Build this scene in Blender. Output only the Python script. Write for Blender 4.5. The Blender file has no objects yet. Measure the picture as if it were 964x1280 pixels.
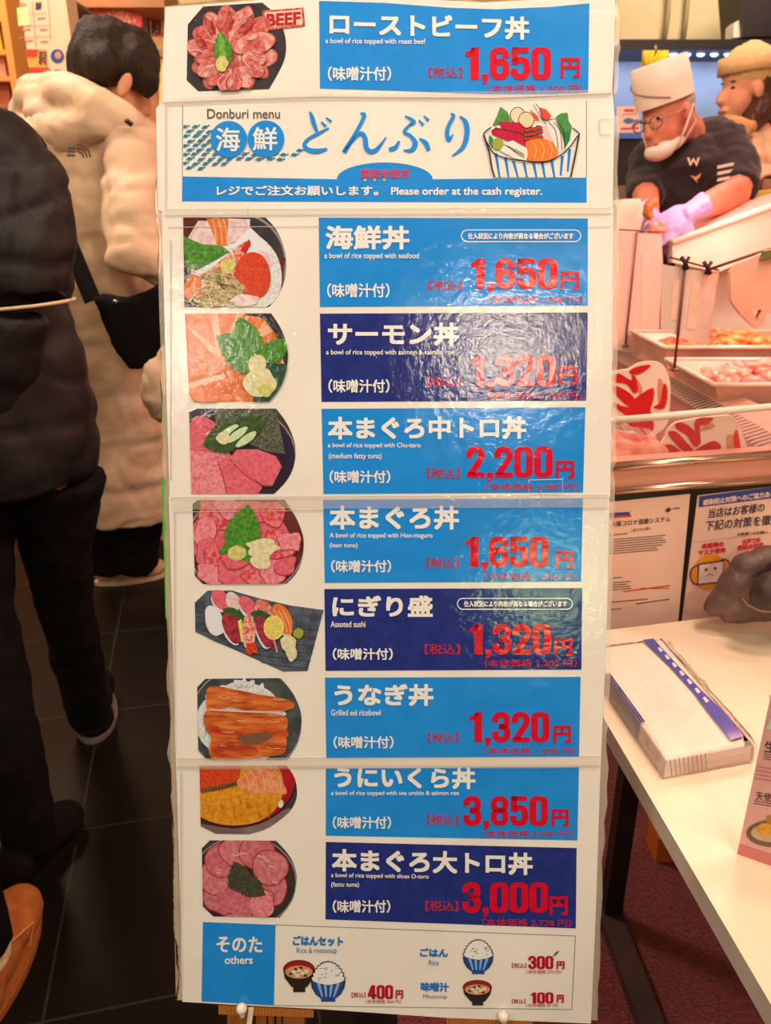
import bpy, bmesh, math, random
from mathutils import Vector, Matrix, noise
from mathutils.geometry import tessellate_polygon
R = random.Random(7)
SC = bpy.context.scene
COL = SC.collection
# ---------------------------------------------------------------- camera, world, lights
F = 961.0
PITCH = math.radians(21.0)
CAMZ = 1.25
CAMP = Vector((0, 0, CAMZ))
FW = Vector((0, math.cos(PITCH), -math.sin(PITCH)))
DN = Vector((0, -math.sin(PITCH), -math.cos(PITCH)))
cd = bpy.data.cameras.new('camera')
cam = bpy.data.objects.new('camera', cd)
COL.objects.link(cam)
cam.location = CAMP
cam.rotation_euler = (math.pi / 2 - PITCH, 0, 0)
cd.sensor_fit = 'VERTICAL'
cd.sensor_height = 36
cd.lens = F / 1280 * 36
cd.clip_start = 0.02
cd.dof.use_dof = True
cd.dof.focus_distance = 0.85
cd.dof.aperture_fstop = 8.0
SC.camera = cam
SC.view_settings.view_transform = 'Standard'
SC.view_settings.look = 'None'
SC.view_settings.gamma = 1
SC.view_settings.exposure = 0.0
SC.view_settings.use_curve_mapping = False
SC.cycles.use_denoising = True
SC.cycles.max_bounces = 6
SC.cycles.transparent_max_bounces = 16
w = bpy.data.worlds.new('world')
SC.world = w
w.use_nodes = True
w.node_tree.nodes['Background'].inputs[0].default_value = (1.0, 0.80, 0.62, 1)
w.node_tree.nodes['Background'].inputs[1].default_value = 0.10


def lamp(name, loc, target, power, color, size, size_y=None, shape='DISK', spread=math.pi):
    l = bpy.data.lights.new(name, 'AREA')
    l.shape = shape if size_y is None else 'RECTANGLE'
    l.size = size
    if size_y:
        l.size_y = size_y
    l.energy = power
    l.color = color
    l.spread = spread
    o = bpy.data.objects.new(name, l)
    COL.objects.link(o)
    o.location = loc
    o.rotation_euler = (Vector(target) - Vector(loc)).to_track_quat('-Z', 'Y').to_euler()
    return o


WARM = (1.0, 0.80, 0.60)
PINK = (1.0, 0.50, 0.40)
lamp('board_lamp', (-0.75, 0.12, 2.9), (0, 0.75, 0.8), 16, WARM, 0.5)
lamp('board_lamp', (0.65, 0.12, 2.9), (0, 0.75, 0.8), 16, WARM, 0.5)
lamp('aisle_lamp', (-1.5, 2.3, 2.85), (-1.0, 2.3, 0.9), 36, (1.0, 0.78, 0.60), 0.6)
lamp('front_fill_light', (-2.3, -0.9, 2.7), (0.2, 0.9, 0.3), 19, WARM, 0.4)  # added fill light behind the camera, lifts the board foot and the carpet
lamp('front_fill_light', (2.2, -1.0, 2.7), (0, 0.8, 0.5), 10, WARM, 0.4)  # second added fill light, unseen on the right
lamp('downlight', (0.60, -2.5, 2.87), (0.1, 0.8, 1.1), 4, (1.0, 0.72, 0.34), 0.13)
lamp('downlight', (1.12, -2.5, 2.87), (0.2, 0.8, 1.1), 4, (1.0, 0.72, 0.34), 0.13)
lamp('left_shop_lamp', (-1.7, 3.6, 2.85), (-1.7, 4.3, 1.5), 30, (1.0, 0.74, 0.46), 0.8)
lamp('counter_lamp', (1.3, 2.4, 2.6), (1.0, 2.3, 1.1), 15, (1.0, 0.48, 0.42), 0.5)
lamp('right_back_lamp', (1.6, 3.7, 2.85), (1.6, 4.4, 1.5), 26, (1.0, 0.80, 0.60), 0.8)
lamp('table_lamp', (0.9, 0.9, 2.6), (0.6, 0.95, 0.6), 16, (1.0, 0.69, 0.54), 0.35)
lamp('case_lamp', (1.02, 1.95, 1.42), (0.85, 1.9, 0.85), 8, (1.0, 0.29, 0.26), 0.9, 0.12)
lamp('spot_glare', (0.56, -1.9, 2.38), (0.1, 0.8, 1.1), 13, (1.0, 0.86, 0.70), 0.30)
lamp('green_glare_light', (0.755, -2.0, 1.26), (0.15, 0.8, 1.0), 4, (0.70, 1.0, 0.40), 0.20)  # added greenish light standing in for the laminate's rainbow glare
lamp('left_glare_light', (-0.99, -1.9, 2.45), (-0.2, 0.8, 1.1), 8, (1.0, 0.88, 0.74), 0.22)  # unseen light placed so its reflection gives the left glare spots


# ---------------------------------------------------------------- projection helpers
def ray(px, py):
    return FW + Vector((1, 0, 0)) * ((px - 482) / F) + DN * ((py - 640) / F)


def at_y(px, py, y):
    d = ray(px, py)
    return CAMP + d * (y / d.y)


def at_z(px, py, z):
    d = ray(px, py)
    return CAMP + d * ((z - CAMZ) / d.z)


def on_plane(px, py, p, n):
    d = ray(px, py)
    return CAMP + d * ((p - CAMP).dot(n) / d.dot(n))


# the menu board plane: leans back
BA, BB = 0.828, 0.0644
BP = CAMP + FW * BA
BN = (-FW + DN * BB).normalized()      # faces the viewer
BU = Vector((1, 0, 0))


def bd(px, py, h=0.0):
    return on_plane(px, py, BP + BN * h, BN)


# ---------------------------------------------------------------- materials
def lin(c):
    c /= 255.0
    return c / 12.92 if c <= 0.04045 else ((c + 0.055) / 1.055) ** 2.4


def rgb(r, g, b):
    return (lin(r), lin(g), lin(b), 1)


LW = (0.95, 0.81, 0.63)


def pc(r, g, b, k=0.80):
    """albedo of a colour seen as r,g,b under the warm light"""
    return tuple(min(0.92, lin(v) / l * k) for v, l in zip((r, g, b), LW)) + (1,)


MATS = {}


def newmat(name):
    m = bpy.data.materials.new(name)
    m.use_nodes = True
    return m, m.node_tree.nodes, m.node_tree.links, m.node_tree.nodes['Principled BSDF']


def mat(name, c1, c2=None, scale=20, rough=0.6, metal=0, coat=0, coat_rough=0.1, bump=0, bscale=None, detail=3,
        contrast=(0.35, 0.65), wave=None, sheen=0, emit=0, dist=0.0, stretch=None, coat_bump=0, spec=0.5):
    if name in MATS:
        return MATS[name]
    m, N, L, P = newmat(name)
    MATS[name] = m
    P.inputs['Roughness'].default_value = rough
    P.inputs['Metallic'].default_value = metal
    P.inputs['Specular IOR Level'].default_value = spec
    P.inputs['Base Color'].default_value = c1
    if sheen:
        P.inputs['Sheen Weight'].default_value = sheen
    tc = N.new('ShaderNodeTexCoord')
    co = tc.outputs['Object']
    if stretch:
        mp = N.new('ShaderNodeMapping')
        mp.inputs['Scale'].default_value = stretch
        L.new(co, mp.inputs['Vector'])
        co = mp.outputs[0]
    if c2 is not None:
        if wave:
            t = N.new('ShaderNodeTexWave')
            t.bands_direction = wave
            t.inputs['Scale'].default_value = scale
            t.inputs['Distortion'].default_value = dist
            t.inputs['Detail'].default_value = detail
        else:
            t = N.new('ShaderNodeTexNoise')
            t.inputs['Scale'].default_value = scale
            t.inputs['Detail'].default_value = detail
            t.inputs['Distortion'].default_value = dist
        L.new(co, t.inputs['Vector'])
        r = N.new('ShaderNodeValToRGB')
        r.color_ramp.elements[0].position = contrast[0]
        r.color_ramp.elements[1].position = contrast[1]
        r.color_ramp.elements[0].color = c1
        r.color_ramp.elements[1].color = c2
        L.new(t.outputs['Fac'] if 'Fac' in t.outputs else t.outputs[1], r.inputs[0])
        L.new(r.outputs[0], P.inputs['Base Color'])
        if emit:
            L.new(r.outputs[0], P.inputs['Emission Color'])
    if emit:
        if c2 is None:
            P.inputs['Emission Color'].default_value = c1
        P.inputs['Emission Strength'].default_value = emit
    if bump:
        bt = N.new('ShaderNodeTexNoise')
        bt.inputs['Scale'].default_value = bscale or scale
        bt.inputs['Detail'].default_value = 4
        L.new(co, bt.inputs['Vector'])
        b = N.new('ShaderNodeBump')
        b.inputs['Strength'].default_value = bump
        b.inputs['Distance'].default_value = 0.01
        L.new(bt.outputs['Fac'], b.inputs['Height'])
        L.new(b.outputs[0], P.inputs['Normal'])
    if coat:
        P.inputs['Coat Weight'].default_value = coat
        P.inputs['Coat Roughness'].default_value = coat_rough
        if coat_bump:
            a = N.new('ShaderNodeTexNoise')
            a.inputs['Scale'].default_value = 85
            a.inputs['Detail'].default_value = 5
            a.inputs['Roughness'].default_value = 0.62
            L.new(tc.outputs['Object'], a.inputs['Vector'])
            b = N.new('ShaderNodeBump')
            b.inputs['Strength'].default_value = coat_bump
            b.inputs['Distance'].default_value = 0.004
            L.new(a.outputs['Fac'], b.inputs['Height'])
            L.new(b.outputs[0], P.inputs['Coat Normal'])
    return m


def ink(name, c1, c2=None, scale=250, contrast=(0.4, 0.6), **k):
    """laminated print: matte ink under a thin wavy glossy film"""
    return mat('print_' + name, c1, c2, scale, rough=0.75, coat=0.9, coat_rough=0.035, coat_bump=0.15, spec=0.1,
               contrast=contrast, **k)


def film(name, col, alpha, rough=0.08, bump=0.4, bscale=90, ior=1.45):
    if name in MATS:
        return MATS[name]
    m, N, L, P = newmat(name)
    MATS[name] = m
    N.remove(P)
    out = N['Material Output']
    tr = N.new('ShaderNodeBsdfTransparent')
    df = N.new('ShaderNodeBsdfDiffuse')
    df.inputs[0].default_value = col
    gl = N.new('ShaderNodeBsdfGlossy')
    gl.inputs['Roughness'].default_value = rough
    m1 = N.new('ShaderNodeMixShader')
    m1.inputs[0].default_value = alpha
    L.new(tr.outputs[0], m1.inputs[1])
    L.new(df.outputs[0], m1.inputs[2])
    m2 = N.new('ShaderNodeMixShader')
    fr = N.new('ShaderNodeFresnel')
    fr.inputs[0].default_value = ior
    L.new(fr.outputs[0], m2.inputs[0])
    L.new(m1.outputs[0], m2.inputs[1])
    L.new(gl.outputs[0], m2.inputs[2])
    if bump:
        tc = N.new('ShaderNodeTexCoord')
        nt = N.new('ShaderNodeTexNoise')
        nt.inputs['Scale'].default_value = bscale
        b = N.new('ShaderNodeBump')
        b.inputs['Strength'].default_value = bump
        b.inputs['Distance'].default_value = 0.01
        L.new(tc.outputs['Object'], nt.inputs['Vector'])
        L.new(nt.outputs['Fac'], b.inputs['Height'])
        L.new(b.outputs[0], gl.inputs['Normal'])
        L.new(b.outputs[0], fr.inputs['Normal'])
    L.new(m2.outputs[0], out.inputs['Surface'])
    return m


# ---------------------------------------------------------------- mesh helpers
class MB:
    def __init__(s):
        s.v, s.f, s.m, s.mats, s.sm = [], [], [], [], []

    def mi(s, m):
        if m not in s.mats:
            s.mats.append(m)
        return s.mats.index(m)

    def add(s, vs, fs, m, smooth=False):
        o = len(s.v)
        i = s.mi(m)
        s.v += [Vector(v) for v in vs]
        for f in fs:
            s.f.append([a + o for a in f])
            s.m.append(i)
            s.sm.append(smooth)
        return s

    def quad(s, a, b, c, d, m):
        return s.add([a, b, c, d], [(0, 1, 2, 3)], m)

    def hexa(s, b4, t4, m):
        """solid between two quads given in the same order"""
        return s.add(list(b4) + list(t4), [(3, 2, 1, 0), (4, 5, 6, 7), (0, 1, 5, 4), (1, 2, 6, 5), (2, 3, 7, 6), (3, 0, 4, 7)], m)

    def box(s, lo, hi, m):
        x0, y0, z0 = lo
        x1, y1, z1 = hi
        return s.hexa([(x0, y0, z0), (x1, y0, z0), (x1, y1, z0), (x0, y1, z0)], [(x0, y0, z1), (x1, y0, z1), (x1, y1, z1), (x0, y1, z1)], m)

    def beam(s, p, q, wv, hv, m):
        """bar from p to q with half-vectors wv, hv"""
        p, q, wv, hv = map(Vector, (p, q, wv, hv))
        return s.hexa([p - wv - hv, p + wv - hv, p + wv + hv, p - wv + hv], [q - wv - hv, q + wv - hv, q + wv + hv, q - wv + hv], m)

    def tube(s, pts, rad, m, n=10, caps=True):
        pts = [Vector(p) for p in pts]
        rs = rad if isinstance(rad, (list, tuple)) else [rad] * len(pts)
        rings = []
        up = Vector((0.13, 0.21, 0.97))
        for i, p in enumerate(pts):
            t = (pts[min(i + 1, len(pts) - 1)] - pts[max(i - 1, 0)]).normalized()
            if abs(t.dot(up)) > 0.95:
                up = Vector((0.9, 0.3, 0.1))
            a = t.cross(up).normalized()
            b = t.cross(a)
            rings.append([p + (a * math.cos(k * 2 * math.pi / n) + b * math.sin(k * 2 * math.pi / n)) * rs[i] for k in range(n)])
        vs = [v for r in rings for v in r]
        fs = []
        for i in range(len(pts) - 1):
            for k in range(n):
                fs.append((i * n + k, i * n + (k + 1) % n, (i + 1) * n + (k + 1) % n, (i + 1) * n + k))
        if caps:
            fs.append(tuple(range(n))[::-1])
            fs.append(tuple((len(pts) - 1) * n + k for k in range(n)))
        return s.add(vs, fs, m, True)

    def ell(s, c, r, m, rot=None, nu=14, nv=9):
        c = Vector(c)
        vs, fs = [], []
        for j in range(nv + 1):
            th = math.pi * j / nv
            for i in range(nu):
                ph = 2 * math.pi * i / nu
                p = Vector((r[0] * math.sin(th) * math.cos(ph), r[1] * math.sin(th) * math.sin(ph), r[2] * math.cos(th)))
                if rot:
                    p = rot @ p
                vs.append(c + p)
        for j in range(nv):
            for i in range(nu):
                fs.append((j * nu + i, (j + 1) * nu + i, (j + 1) * nu + (i + 1) % nu, j * nu + (i + 1) % nu))
        return s.add(vs, fs, m, True)

    def prism(s, pts, d, m):
        """extrude a planar outline (3D points) by vector d, solid"""
        pts = [Vector(p) for p in pts]
        d = Vector(d)
        n = len(pts)
        tris = tessellate_polygon([pts])
        vs = pts + [p + d for p in pts]
        fs = [tuple(t) for t in tris] + [tuple(a + n for a in t) for t in tris]
        fs += [(i, (i + 1) % n, n + (i + 1) % n, n + i) for i in range(n)]
        return s.add(vs, fs, m)


def link(name, mb, parent=None, base=None, fix=True):
    base = parent['_b'] if parent is not None and base is None else base
    b = Vector(base) if base is not None else Vector((0, 0, 0))
    me = bpy.data.meshes.new(name)
    me.from_pydata([v - b for v in mb.v], [], mb.f)
    for m in mb.mats:
        me.materials.append(m)
    for p, i, sm in zip(me.polygons, mb.m, mb.sm):
        p.material_index = i
        p.use_smooth = sm
    if fix:
        bm = bmesh.new()
        bm.from_mesh(me)
        bmesh.ops.recalc_face_normals(bm, faces=bm.faces)
        bm.to_mesh(me)
        bm.free()
    o = bpy.data.objects.new(name, me)
    COL.objects.link(o)
    if parent is not None:
        o.parent = parent
    else:
        o.location = b
    o['_b'] = list(b)
    return o


def part(name, mb, parent, label=None, kind=None, fix=True):
    o = link(name, mb, parent, fix=fix)
    if label:
        o['label'] = label
    if kind:
        o['kind'] = kind
    return o


def tag(o, label=None, cat=None, group=None, kind=None):
    if label:
        o['label'] = label
    if cat:
        o['category'] = cat
    if group:
        o['group'] = group
    if kind:
        o['kind'] = kind
    return o


def thing(name, label, cat, base, group=None):
    o = bpy.data.objects.new(name, None)
    o.empty_display_size = 0.05
    COL.objects.link(o)
    o.location = base
    o['_b'] = list(base)
    return tag(o, label, cat, group)


def solo(name, mb, label, cat, base, group=None, kind=None):
    return tag(link(name, mb, None, base), label, cat, group, kind)


def struct(name, mb):
    o = link(name, mb, None, (0, 0, 0))
    o['kind'] = 'structure'
    return o


# ---------------------------------------------------------------- print drawing (flat print on a plane)
def arc(cx, cy, rx, ry, a0=0, a1=360, n=32):
    return [(cx + rx * math.cos(math.radians(a0 + (a1 - a0) * i / n)), cy + ry * math.sin(math.radians(a0 + (a1 - a0) * i / n)))
            for i in range(n if abs(a1 - a0) == 360 else n + 1)]


def clip_convex(pts, cl):
    area = sum(cl[i][0] * cl[(i + 1) % len(cl)][1] - cl[(i + 1) % len(cl)][0] * cl[i][1] for i in range(len(cl)))
    sg = 1 if area > 0 else -1
    out = list(pts)
    for i in range(len(cl)):
        a, b = cl[i], cl[(i + 1) % len(cl)]
        src, out = out, []
        if not src:
            break

        def side(p):
            return sg * ((b[0] - a[0]) * (p[1] - a[1]) - (b[1] - a[1]) * (p[0] - a[0]))
        for j in range(len(src)):
            p, q = src[j], src[(j + 1) % len(src)]
            sp, sq = side(p), side(q)
            if sp >= 0:
                out.append(p)
            if (sp >= 0) != (sq >= 0):
                t = sp / (sp - sq)
                out.append((p[0] + (q[0] - p[0]) * t, p[1] + (q[1] - p[1]) * t))
    return out


def smooth_closed(pts, n=4):
    out = []
    k = len(pts)
    for i in range(k):
        p0, p1, p2, p3 = pts[i - 1], pts[i], pts[(i + 1) % k], pts[(i + 2) % k]
        for j in range(n):
            t = j / n
            out.append(tuple(0.5 * (2 * b + (c - a) * t + (2 * a - 5 * b + 4 * c - d) * t * t + (3 * b - a - 3 * c + d) * t ** 3)
                             for a, b, c, d in zip(p0, p1, p2, p3)))
    return out


def smooth_open(pts, n=5):
    out = []
    k = len(pts)
    for i in range(k - 1):
        p0, p1, p2, p3 = pts[max(i - 1, 0)], pts[i], pts[i + 1], pts[min(i + 2, k - 1)]
        for j in range(n):
            t = j / n
            out.append(tuple(0.5 * (2 * b + (c - a) * t + (2 * a - 5 * b + 4 * c - d) * t * t + (3 * b - a - 3 * c + d) * t ** 3)
                             for a, b, c, d in zip(p0, p1, p2, p3)))
    out.append(tuple(pts[-1]))
    return out


GL = {}


def glyphs(s):
    """outline of a line of lettering as (verts2d, faces), ink box normalised to 0..1"""
    if s in GL:
        return GL[s]
    c = bpy.data.curves.new('lettering', 'FONT')
    c.body = s
    c.resolution_u = 4
    o = bpy.data.objects.new('lettering', c)
    COL.objects.link(o)
    bpy.context.view_layer.update()
    me = o.to_mesh()
    v = [(p.co.x, p.co.y) for p in me.vertices]
    f = [tuple(p.vertices) for p in me.polygons]
    o.to_mesh_clear()
    bpy.data.objects.remove(o)
    bpy.data.curves.remove(c)
    x0, x1 = min(a for a, b in v), max(a for a, b in v)
    y0, y1 = min(b for a, b in v), max(b for a, b in v)
    GL[s] = ([((a - x0) / (x1 - x0), 1 - (b - y0) / (y1 - y0)) for a, b in v], f)
    return GL[s]


def stroke_polys(pts, ws):
    """polygons covering a stroke of varying width"""
    if not isinstance(ws, (list, tuple)):
        ws = [ws] * len(pts)
    out = []
    L, Rr = [], []
    for i, p in enumerate(pts):
        a, b = pts[max(i - 1, 0)], pts[min(i + 1, len(pts) - 1)]
        dx, dy = b[0] - a[0], b[1] - a[1]
        l = math.hypot(dx, dy) or 1
        nx, ny = -dy / l, dx / l
        L.append((p[0] + nx * ws[i] / 2, p[1] + ny * ws[i] / 2))
        Rr.append((p[0] - nx * ws[i] / 2, p[1] - ny * ws[i] / 2))
    for i in range(len(pts) - 1):
        out.append([L[i], L[i + 1], Rr[i + 1], Rr[i]])
    return out


def rrect(x0, y0, x1, y1, r, n=5):
    o = []
    for cx, cy, a in ((x1 - r, y0 + r, -90), (x1 - r, y1 - r, 0), (x0 + r, y1 - r, 90), (x0 + r, y0 + r, 180)):
        o += arc(cx, cy, r, r, a, a + 90, n)
    return o


def heavy_digit(ch):
    """tall heavy numerals, y down, height 1; returns (polys, advance)"""
    S = lambda p, w=0.2: stroke_polys(p, w)
    sm = lambda p: smooth_open(p, 4)
    W = 0.56
    if ch == '0':
        o, i = rrect(0, 0, .54, 1, .2), rrect(.2, .16, .34, .84, .07)
        n = len(o)
        return [[o[k], o[(k + 1) % n], i[(k + 1) % n], i[k]] for k in range(n)], W
    if ch == '1':
        return [[(.14, .02), (.37, 0), (.37, 1), (.14, 1)], [(0, .14), (.14, .1), (.2, 0), (.3, 0), (.14, .28), (0, .28)]], .42
    if ch == '2':
        return S(sm([(.1, .36), (.1, .2), (.17, .11), (.27, .09), (.38, .12), (.44, .22), (.43, .36), (.34, .54), (.2, .76), (.13, .92)]), .19) + [[(.02, .83), (.53, .83), (.53, 1), (.02, 1)]], W
    if ch == '3':
        return S(sm([(.1, .34), (.1, .2), (.17, .11), (.27, .09), (.38, .12), (.43, .22), (.43, .36), (.37, .45), (.2, .48)]), .19) + \
            S(sm([(.2, .48), (.38, .52), (.44, .62), (.44, .78), (.38, .88), (.27, .91), (.16, .88), (.1, .79), (.1, .64)]), .19), W
    if ch == '4':
        return [[(.27, 0), (.49, 0), (.49, 1), (.27, 1)], [(0, .66), (.57, .66), (.57, .83), (0, .83)], [(0, .7), (0, .62), (.24, 0), (.36, 0), (.2, .7)]], .58
    if ch == '5':
        return [[(.04, 0), (.5, 0), (.5, .17), (.04, .17)], [(.03, 0), (.22, 0), (.2, .52), (.02, .52)]] + \
            S(sm([(.1, .5), (.2, .41), (.32, .39), (.42, .46), (.44, .6), (.44, .76), (.38, .88), (.27, .91), (.16, .88), (.1, .79), (.1, .66)]), .19), W
    if ch == '6':
        return S(sm([(.44, .33), (.44, .21), (.38, .12), (.27, .09), (.16, .12), (.1, .22), (.1, .5), (.1, .78), (.16, .88), (.27, .91), (.38, .88), (.44, .78), (.44, .56), (.38, .46), (.28, .44), (.16, .5)]), .19), W
    if ch == '7':
        return [[(0, 0), (.48, 0), (.48, .17), (0, .17)], [(.26, .1), (.48, .1), (.3, 1), (.07, 1)]], .5
    if ch == '8':
        return S(sm([(.27, .48), (.14, .43), (.1, .33), (.11, .2), (.17, .11), (.27, .09), (.37, .11), (.43, .2), (.44, .33), (.4, .43), (.27, .48)]), .18) + \
            S(sm([(.27, .48), (.13, .54), (.1, .66), (.11, .8), (.17, .89), (.27, .91), (.37, .89), (.43, .8), (.44, .66), (.41, .54), (.27, .48)]), .18), W
    if ch == '9':
        return [[(0.54 - x, 1 - y) for x, y in p] for p in heavy_digit('6')[0]], W
    return [[(.02, .83), (.2, .83), (.2, 1.0), (.12, 1.12), (.03, 1.12), (.08, 1.0), (.02, 1.0)]], .22


def heavy_number(s):
    x, polys = 0, []
    for ch in s:
        p, a = heavy_digit(ch)
        polys += [[(u + x, v) for u, v in q] for q in p]
        x += a + 0.015
    xs = [u for q in polys for u, v in q]
    x0, x1 = min(xs), max(xs)
    return [[((u - x0) / (x1 - x0), v) for u, v in q] for q in polys]


class Print:
    """collects flat print on a surface; proj(px,py,height) gives the 3D point"""
    EPS = 0.00013

    def __init__(s, proj=bd, h0=0.0, cv=None):
        s.mb, s.proj, s.h0, s.cl = MB(), proj, h0, None
        s.cv = cv or (lambda p: p)
        s.lay = 0

    def P(s, p, lay):
        return s.proj(p[0], p[1], s.h0 + lay * s.EPS)

    def poly(s, pts, m, lay=None, raw=False):
        pts = [p if raw else s.cv(p) for p in pts]
        if s.cl:
            pts = clip_convex(pts, s.cl)
        if len(pts) < 3:
            return s
        if lay is None:
            s.lay += 1
            lay = s.lay
        tris = tessellate_polygon([[Vector((p[0], p[1], 0)) for p in pts]])
        s.mb.add([s.P(p, lay) for p in pts], tris, m)
        return s

    def polys(s, ps, m, lay=None):
        if lay is None:
            s.lay += 1
            lay = s.lay
        for p in ps:
            s.poly(p, m, lay)
        return s

    def stroke(s, pts, ws, m, lay=None, smooth=True):
        if smooth:
            if isinstance(ws, (list, tuple)):
                q = smooth_open([tuple(p) + (wd,) for p, wd in zip(pts, ws)])
                pts, ws = [(a, b) for a, b, c in q], [c for a, b, c in q]
            else:
                pts = smooth_open(pts)
        return s.polys(stroke_polys(pts, ws), m, lay)

    def text(s, t, x0, y0, x1, y1, m, bold=0, dy=0, lay=None, sk=0):
        if lay is None:
            s.lay += 1
            lay = s.lay
        v, f = glyphs(t)
        offs = [(0, 0)] if not bold else [(bold * i, bold * j) for i in (-1, 0, 1) for j in (-1, 0, 1)]
        for j, (ox, oy) in enumerate(offs):
            vs = [s.P(s.cv((x0 + bold + u * (x1 - x0 - 2 * bold) + ox + sk * (0.5 - q), y0 + bold + q * (y1 - y0 - 2 * bold) + dy * u + oy)), lay + j * 0.02) for u, q in v]
            s.mb.add(vs, f, m)
        return s

    def number(s, t, x0, y0, x1, y1, m, dy=0, lay=None):
        return s.polys([[(x0 + u * (x1 - x0), y0 + v * (y1 - y0) + dy * u) for u, v in q] for q in heavy_number(t)], m, lay)


# ================================================================ THE SETTING
WHITEPAINT = mat('painted_wall_beige', rgb(206, 190, 150), rgb(198, 180, 140), 3, rough=0.7)
tile = None


def tile_mat():
    m, N, L, P = newmat('dark_floor_tiles')
    tc = N.new('ShaderNodeTexCoord')
    mp = N.new('ShaderNodeMapping')
    mp.inputs['Rotation'].default_value[2] = math.radians(-13)
    mp.inputs['Location'].default_value = (-0.094, -0.115, 0)
    br = N.new('ShaderNodeTexBrick')
    br.offset = 0.0
    br.inputs['Scale'].default_value = 1.0
    br.inputs['Brick Width'].default_value = 0.45
    br.inputs['Row Height'].default_value = 0.44
    br.inputs['Mortar Size'].default_value = 0.0025
    br.inputs['Color1'].default_value = (0.008, 0.006, 0.0045, 1)
    br.inputs['Color2'].default_value = (0.011, 0.008, 0.006, 1)
    br.inputs['Mortar'].default_value = (0.035, 0.029, 0.022, 1)
    L.new(tc.outputs['Object'], mp.inputs[0])
    L.new(mp.outputs[0], br.inputs['Vector'])
    L.new(br.outputs[0], P.inputs['Base Color'])
    P.inputs['Roughness'].default_value = 0.38
    P.inputs['Specular IOR Level'].default_value = 0.22
    nt = N.new('ShaderNodeTexNoise')
    nt.inputs['Scale'].default_value = 25
    bp = N.new('ShaderNodeBump')
    bp.inputs['Strength'].default_value = 0.1
    L.new(tc.outputs['Object'], nt.inputs['Vector'])
    L.new(nt.outputs[0], bp.inputs['Height'])
    L.new(bp.outputs[0], P.inputs['Normal'])
    return m


struct('floor', MB().box((-3.4, -3.0, -0.1), (3.4, 4.7, 0), tile_mat()))
struct('wall_back', MB().box((-3.4, 4.7, 0), (3.4, 4.8, 3.1), WHITEPAINT))
struct('wall_left', MB().box((-3.5, -3.0, 0), (-3.4, 4.8, 3.1), mat('painted_wall_cream', rgb(225, 200, 160), rgb(215, 188, 148), 2, rough=0.7)))
struct('wall_right', MB().box((3.4, -3.0, 0), (3.5, 4.8, 3.1), MATS['painted_wall_cream']))
struct('wall_front', MB().box((-3.4, -3.1, 0), (3.4, -3.0, 3.1), mat('painted_wall_brown', rgb(120, 92, 70), rgb(105, 80, 62), 2, rough=0.8)))
struct('ceiling', MB().box((-3.5, -3.1, 3.1), (3.5, 4.8, 3.2), mat('ceiling_paint', rgb(215, 205, 190), rgb(205, 195, 180), 2, rough=0.8)))
CARPET = mat('red_carpet_pile', rgb(176, 70, 76), rgb(104, 40, 46), 130, rough=1.0, bump=0.9, bscale=260, sheen=0.3, spec=0.1, contrast=(.3, .7))
solo('carpet', MB().box((0.02, -0.6, 0.0005), (3.3, 2.6, 0.008), CARPET),
     'red flecked carpet on the floor under the white table', 'carpet', (1.5, 1.0, 0))

# ================================================================ THE MENU BOARD
PAPER = ink('paper', pc(252, 234, 208), pc(247, 228, 202), 9)
BLUE = ink('blue', pc(28, 138, 208), pc(34, 143, 212), 30)
NAVY = ink('navy', pc(40, 52, 122), pc(34, 46, 112), 60)
WHITE = ink('white', pc(250, 236, 214))
RED = ink('red', pc(225, 12, 42), pc(214, 12, 38), 120)
DKRED = ink('dark_red', pc(190, 15, 35))
SMRED = ink('small_red', pc(205, 40, 60))
GREY = ink('grey_text', pc(96, 80, 62))
LINE = ink('thin_line', pc(130, 140, 140))
BTEXT = ink('blue_text', pc(38, 120, 180))
TEAL = ink('teal', pc(52, 112, 140), pc(40, 140, 165), 400)
BLACK = ink('black', pc(48, 38, 30))
SEAM = ink('seam', pc(205, 185, 158))
DARK = mat('dark_metal', rgb(30, 26, 25), rgb(22, 20, 20), 15, rough=0.45)
WOOD = mat('orange_wood', rgb(186, 116, 52), rgb(140, 80, 32), 9, rough=0.5, wave='X', dist=4, stretch=(14, 14, 1.5), detail=4)
PLYW = mat('pale_plywood_edge', rgb(190, 160, 118), rgb(150, 118, 80), 40, rough=0.7)
GREEN = mat('green_plastic', rgb(96, 178, 52), rgb(70, 150, 40), 60, rough=0.4)
WRAP = film('clear_wrap', (0.82, 0.75, 0.65, 1), 0.38, rough=.2, bump=.15, bscale=60)
TAPE = film('clear_tape', (0.85, 0.76, 0.64, 1), 0.22, rough=0.12, bump=0.15)

base_pt = bd(482, 1274, -0.01)
board = thing('menu_board', 'tall leaning menu board of laminated sheets with rice bowl photographs and red prices', 'menu board', base_pt)
# backing panel with thickness behind the sheets
outl = [(205, 8), (330, -8), (480, -10), (640, -8), (769, -14), (766, 300), (760, 620), (753, 960), (742, 1272), (480, 1262), (220, 1250), (214, 960), (209, 640), (204, 300)]
bk = MB()
bk.prism([bd(x, y, -0.003) for x, y in outl], -BN * 0.014, PLYW)
part('backing_panel', bk, board, 'pale wooden backing board')
g = MB()
for (x0, y0), (x1, y1) in (((205.5, 495), (207.5, 550)), ((204.5, 597), (208, 690)), ((208, 690), (210, 772))):
    a, b = bd(x0, y0, -0.006), bd(x1, y1, -0.006)
    g.beam(a, b, BU * 0.0022, BN * 0.002, GREEN)
part('edge_strip', g, board, 'green plastic strip along the left edge')
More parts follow.
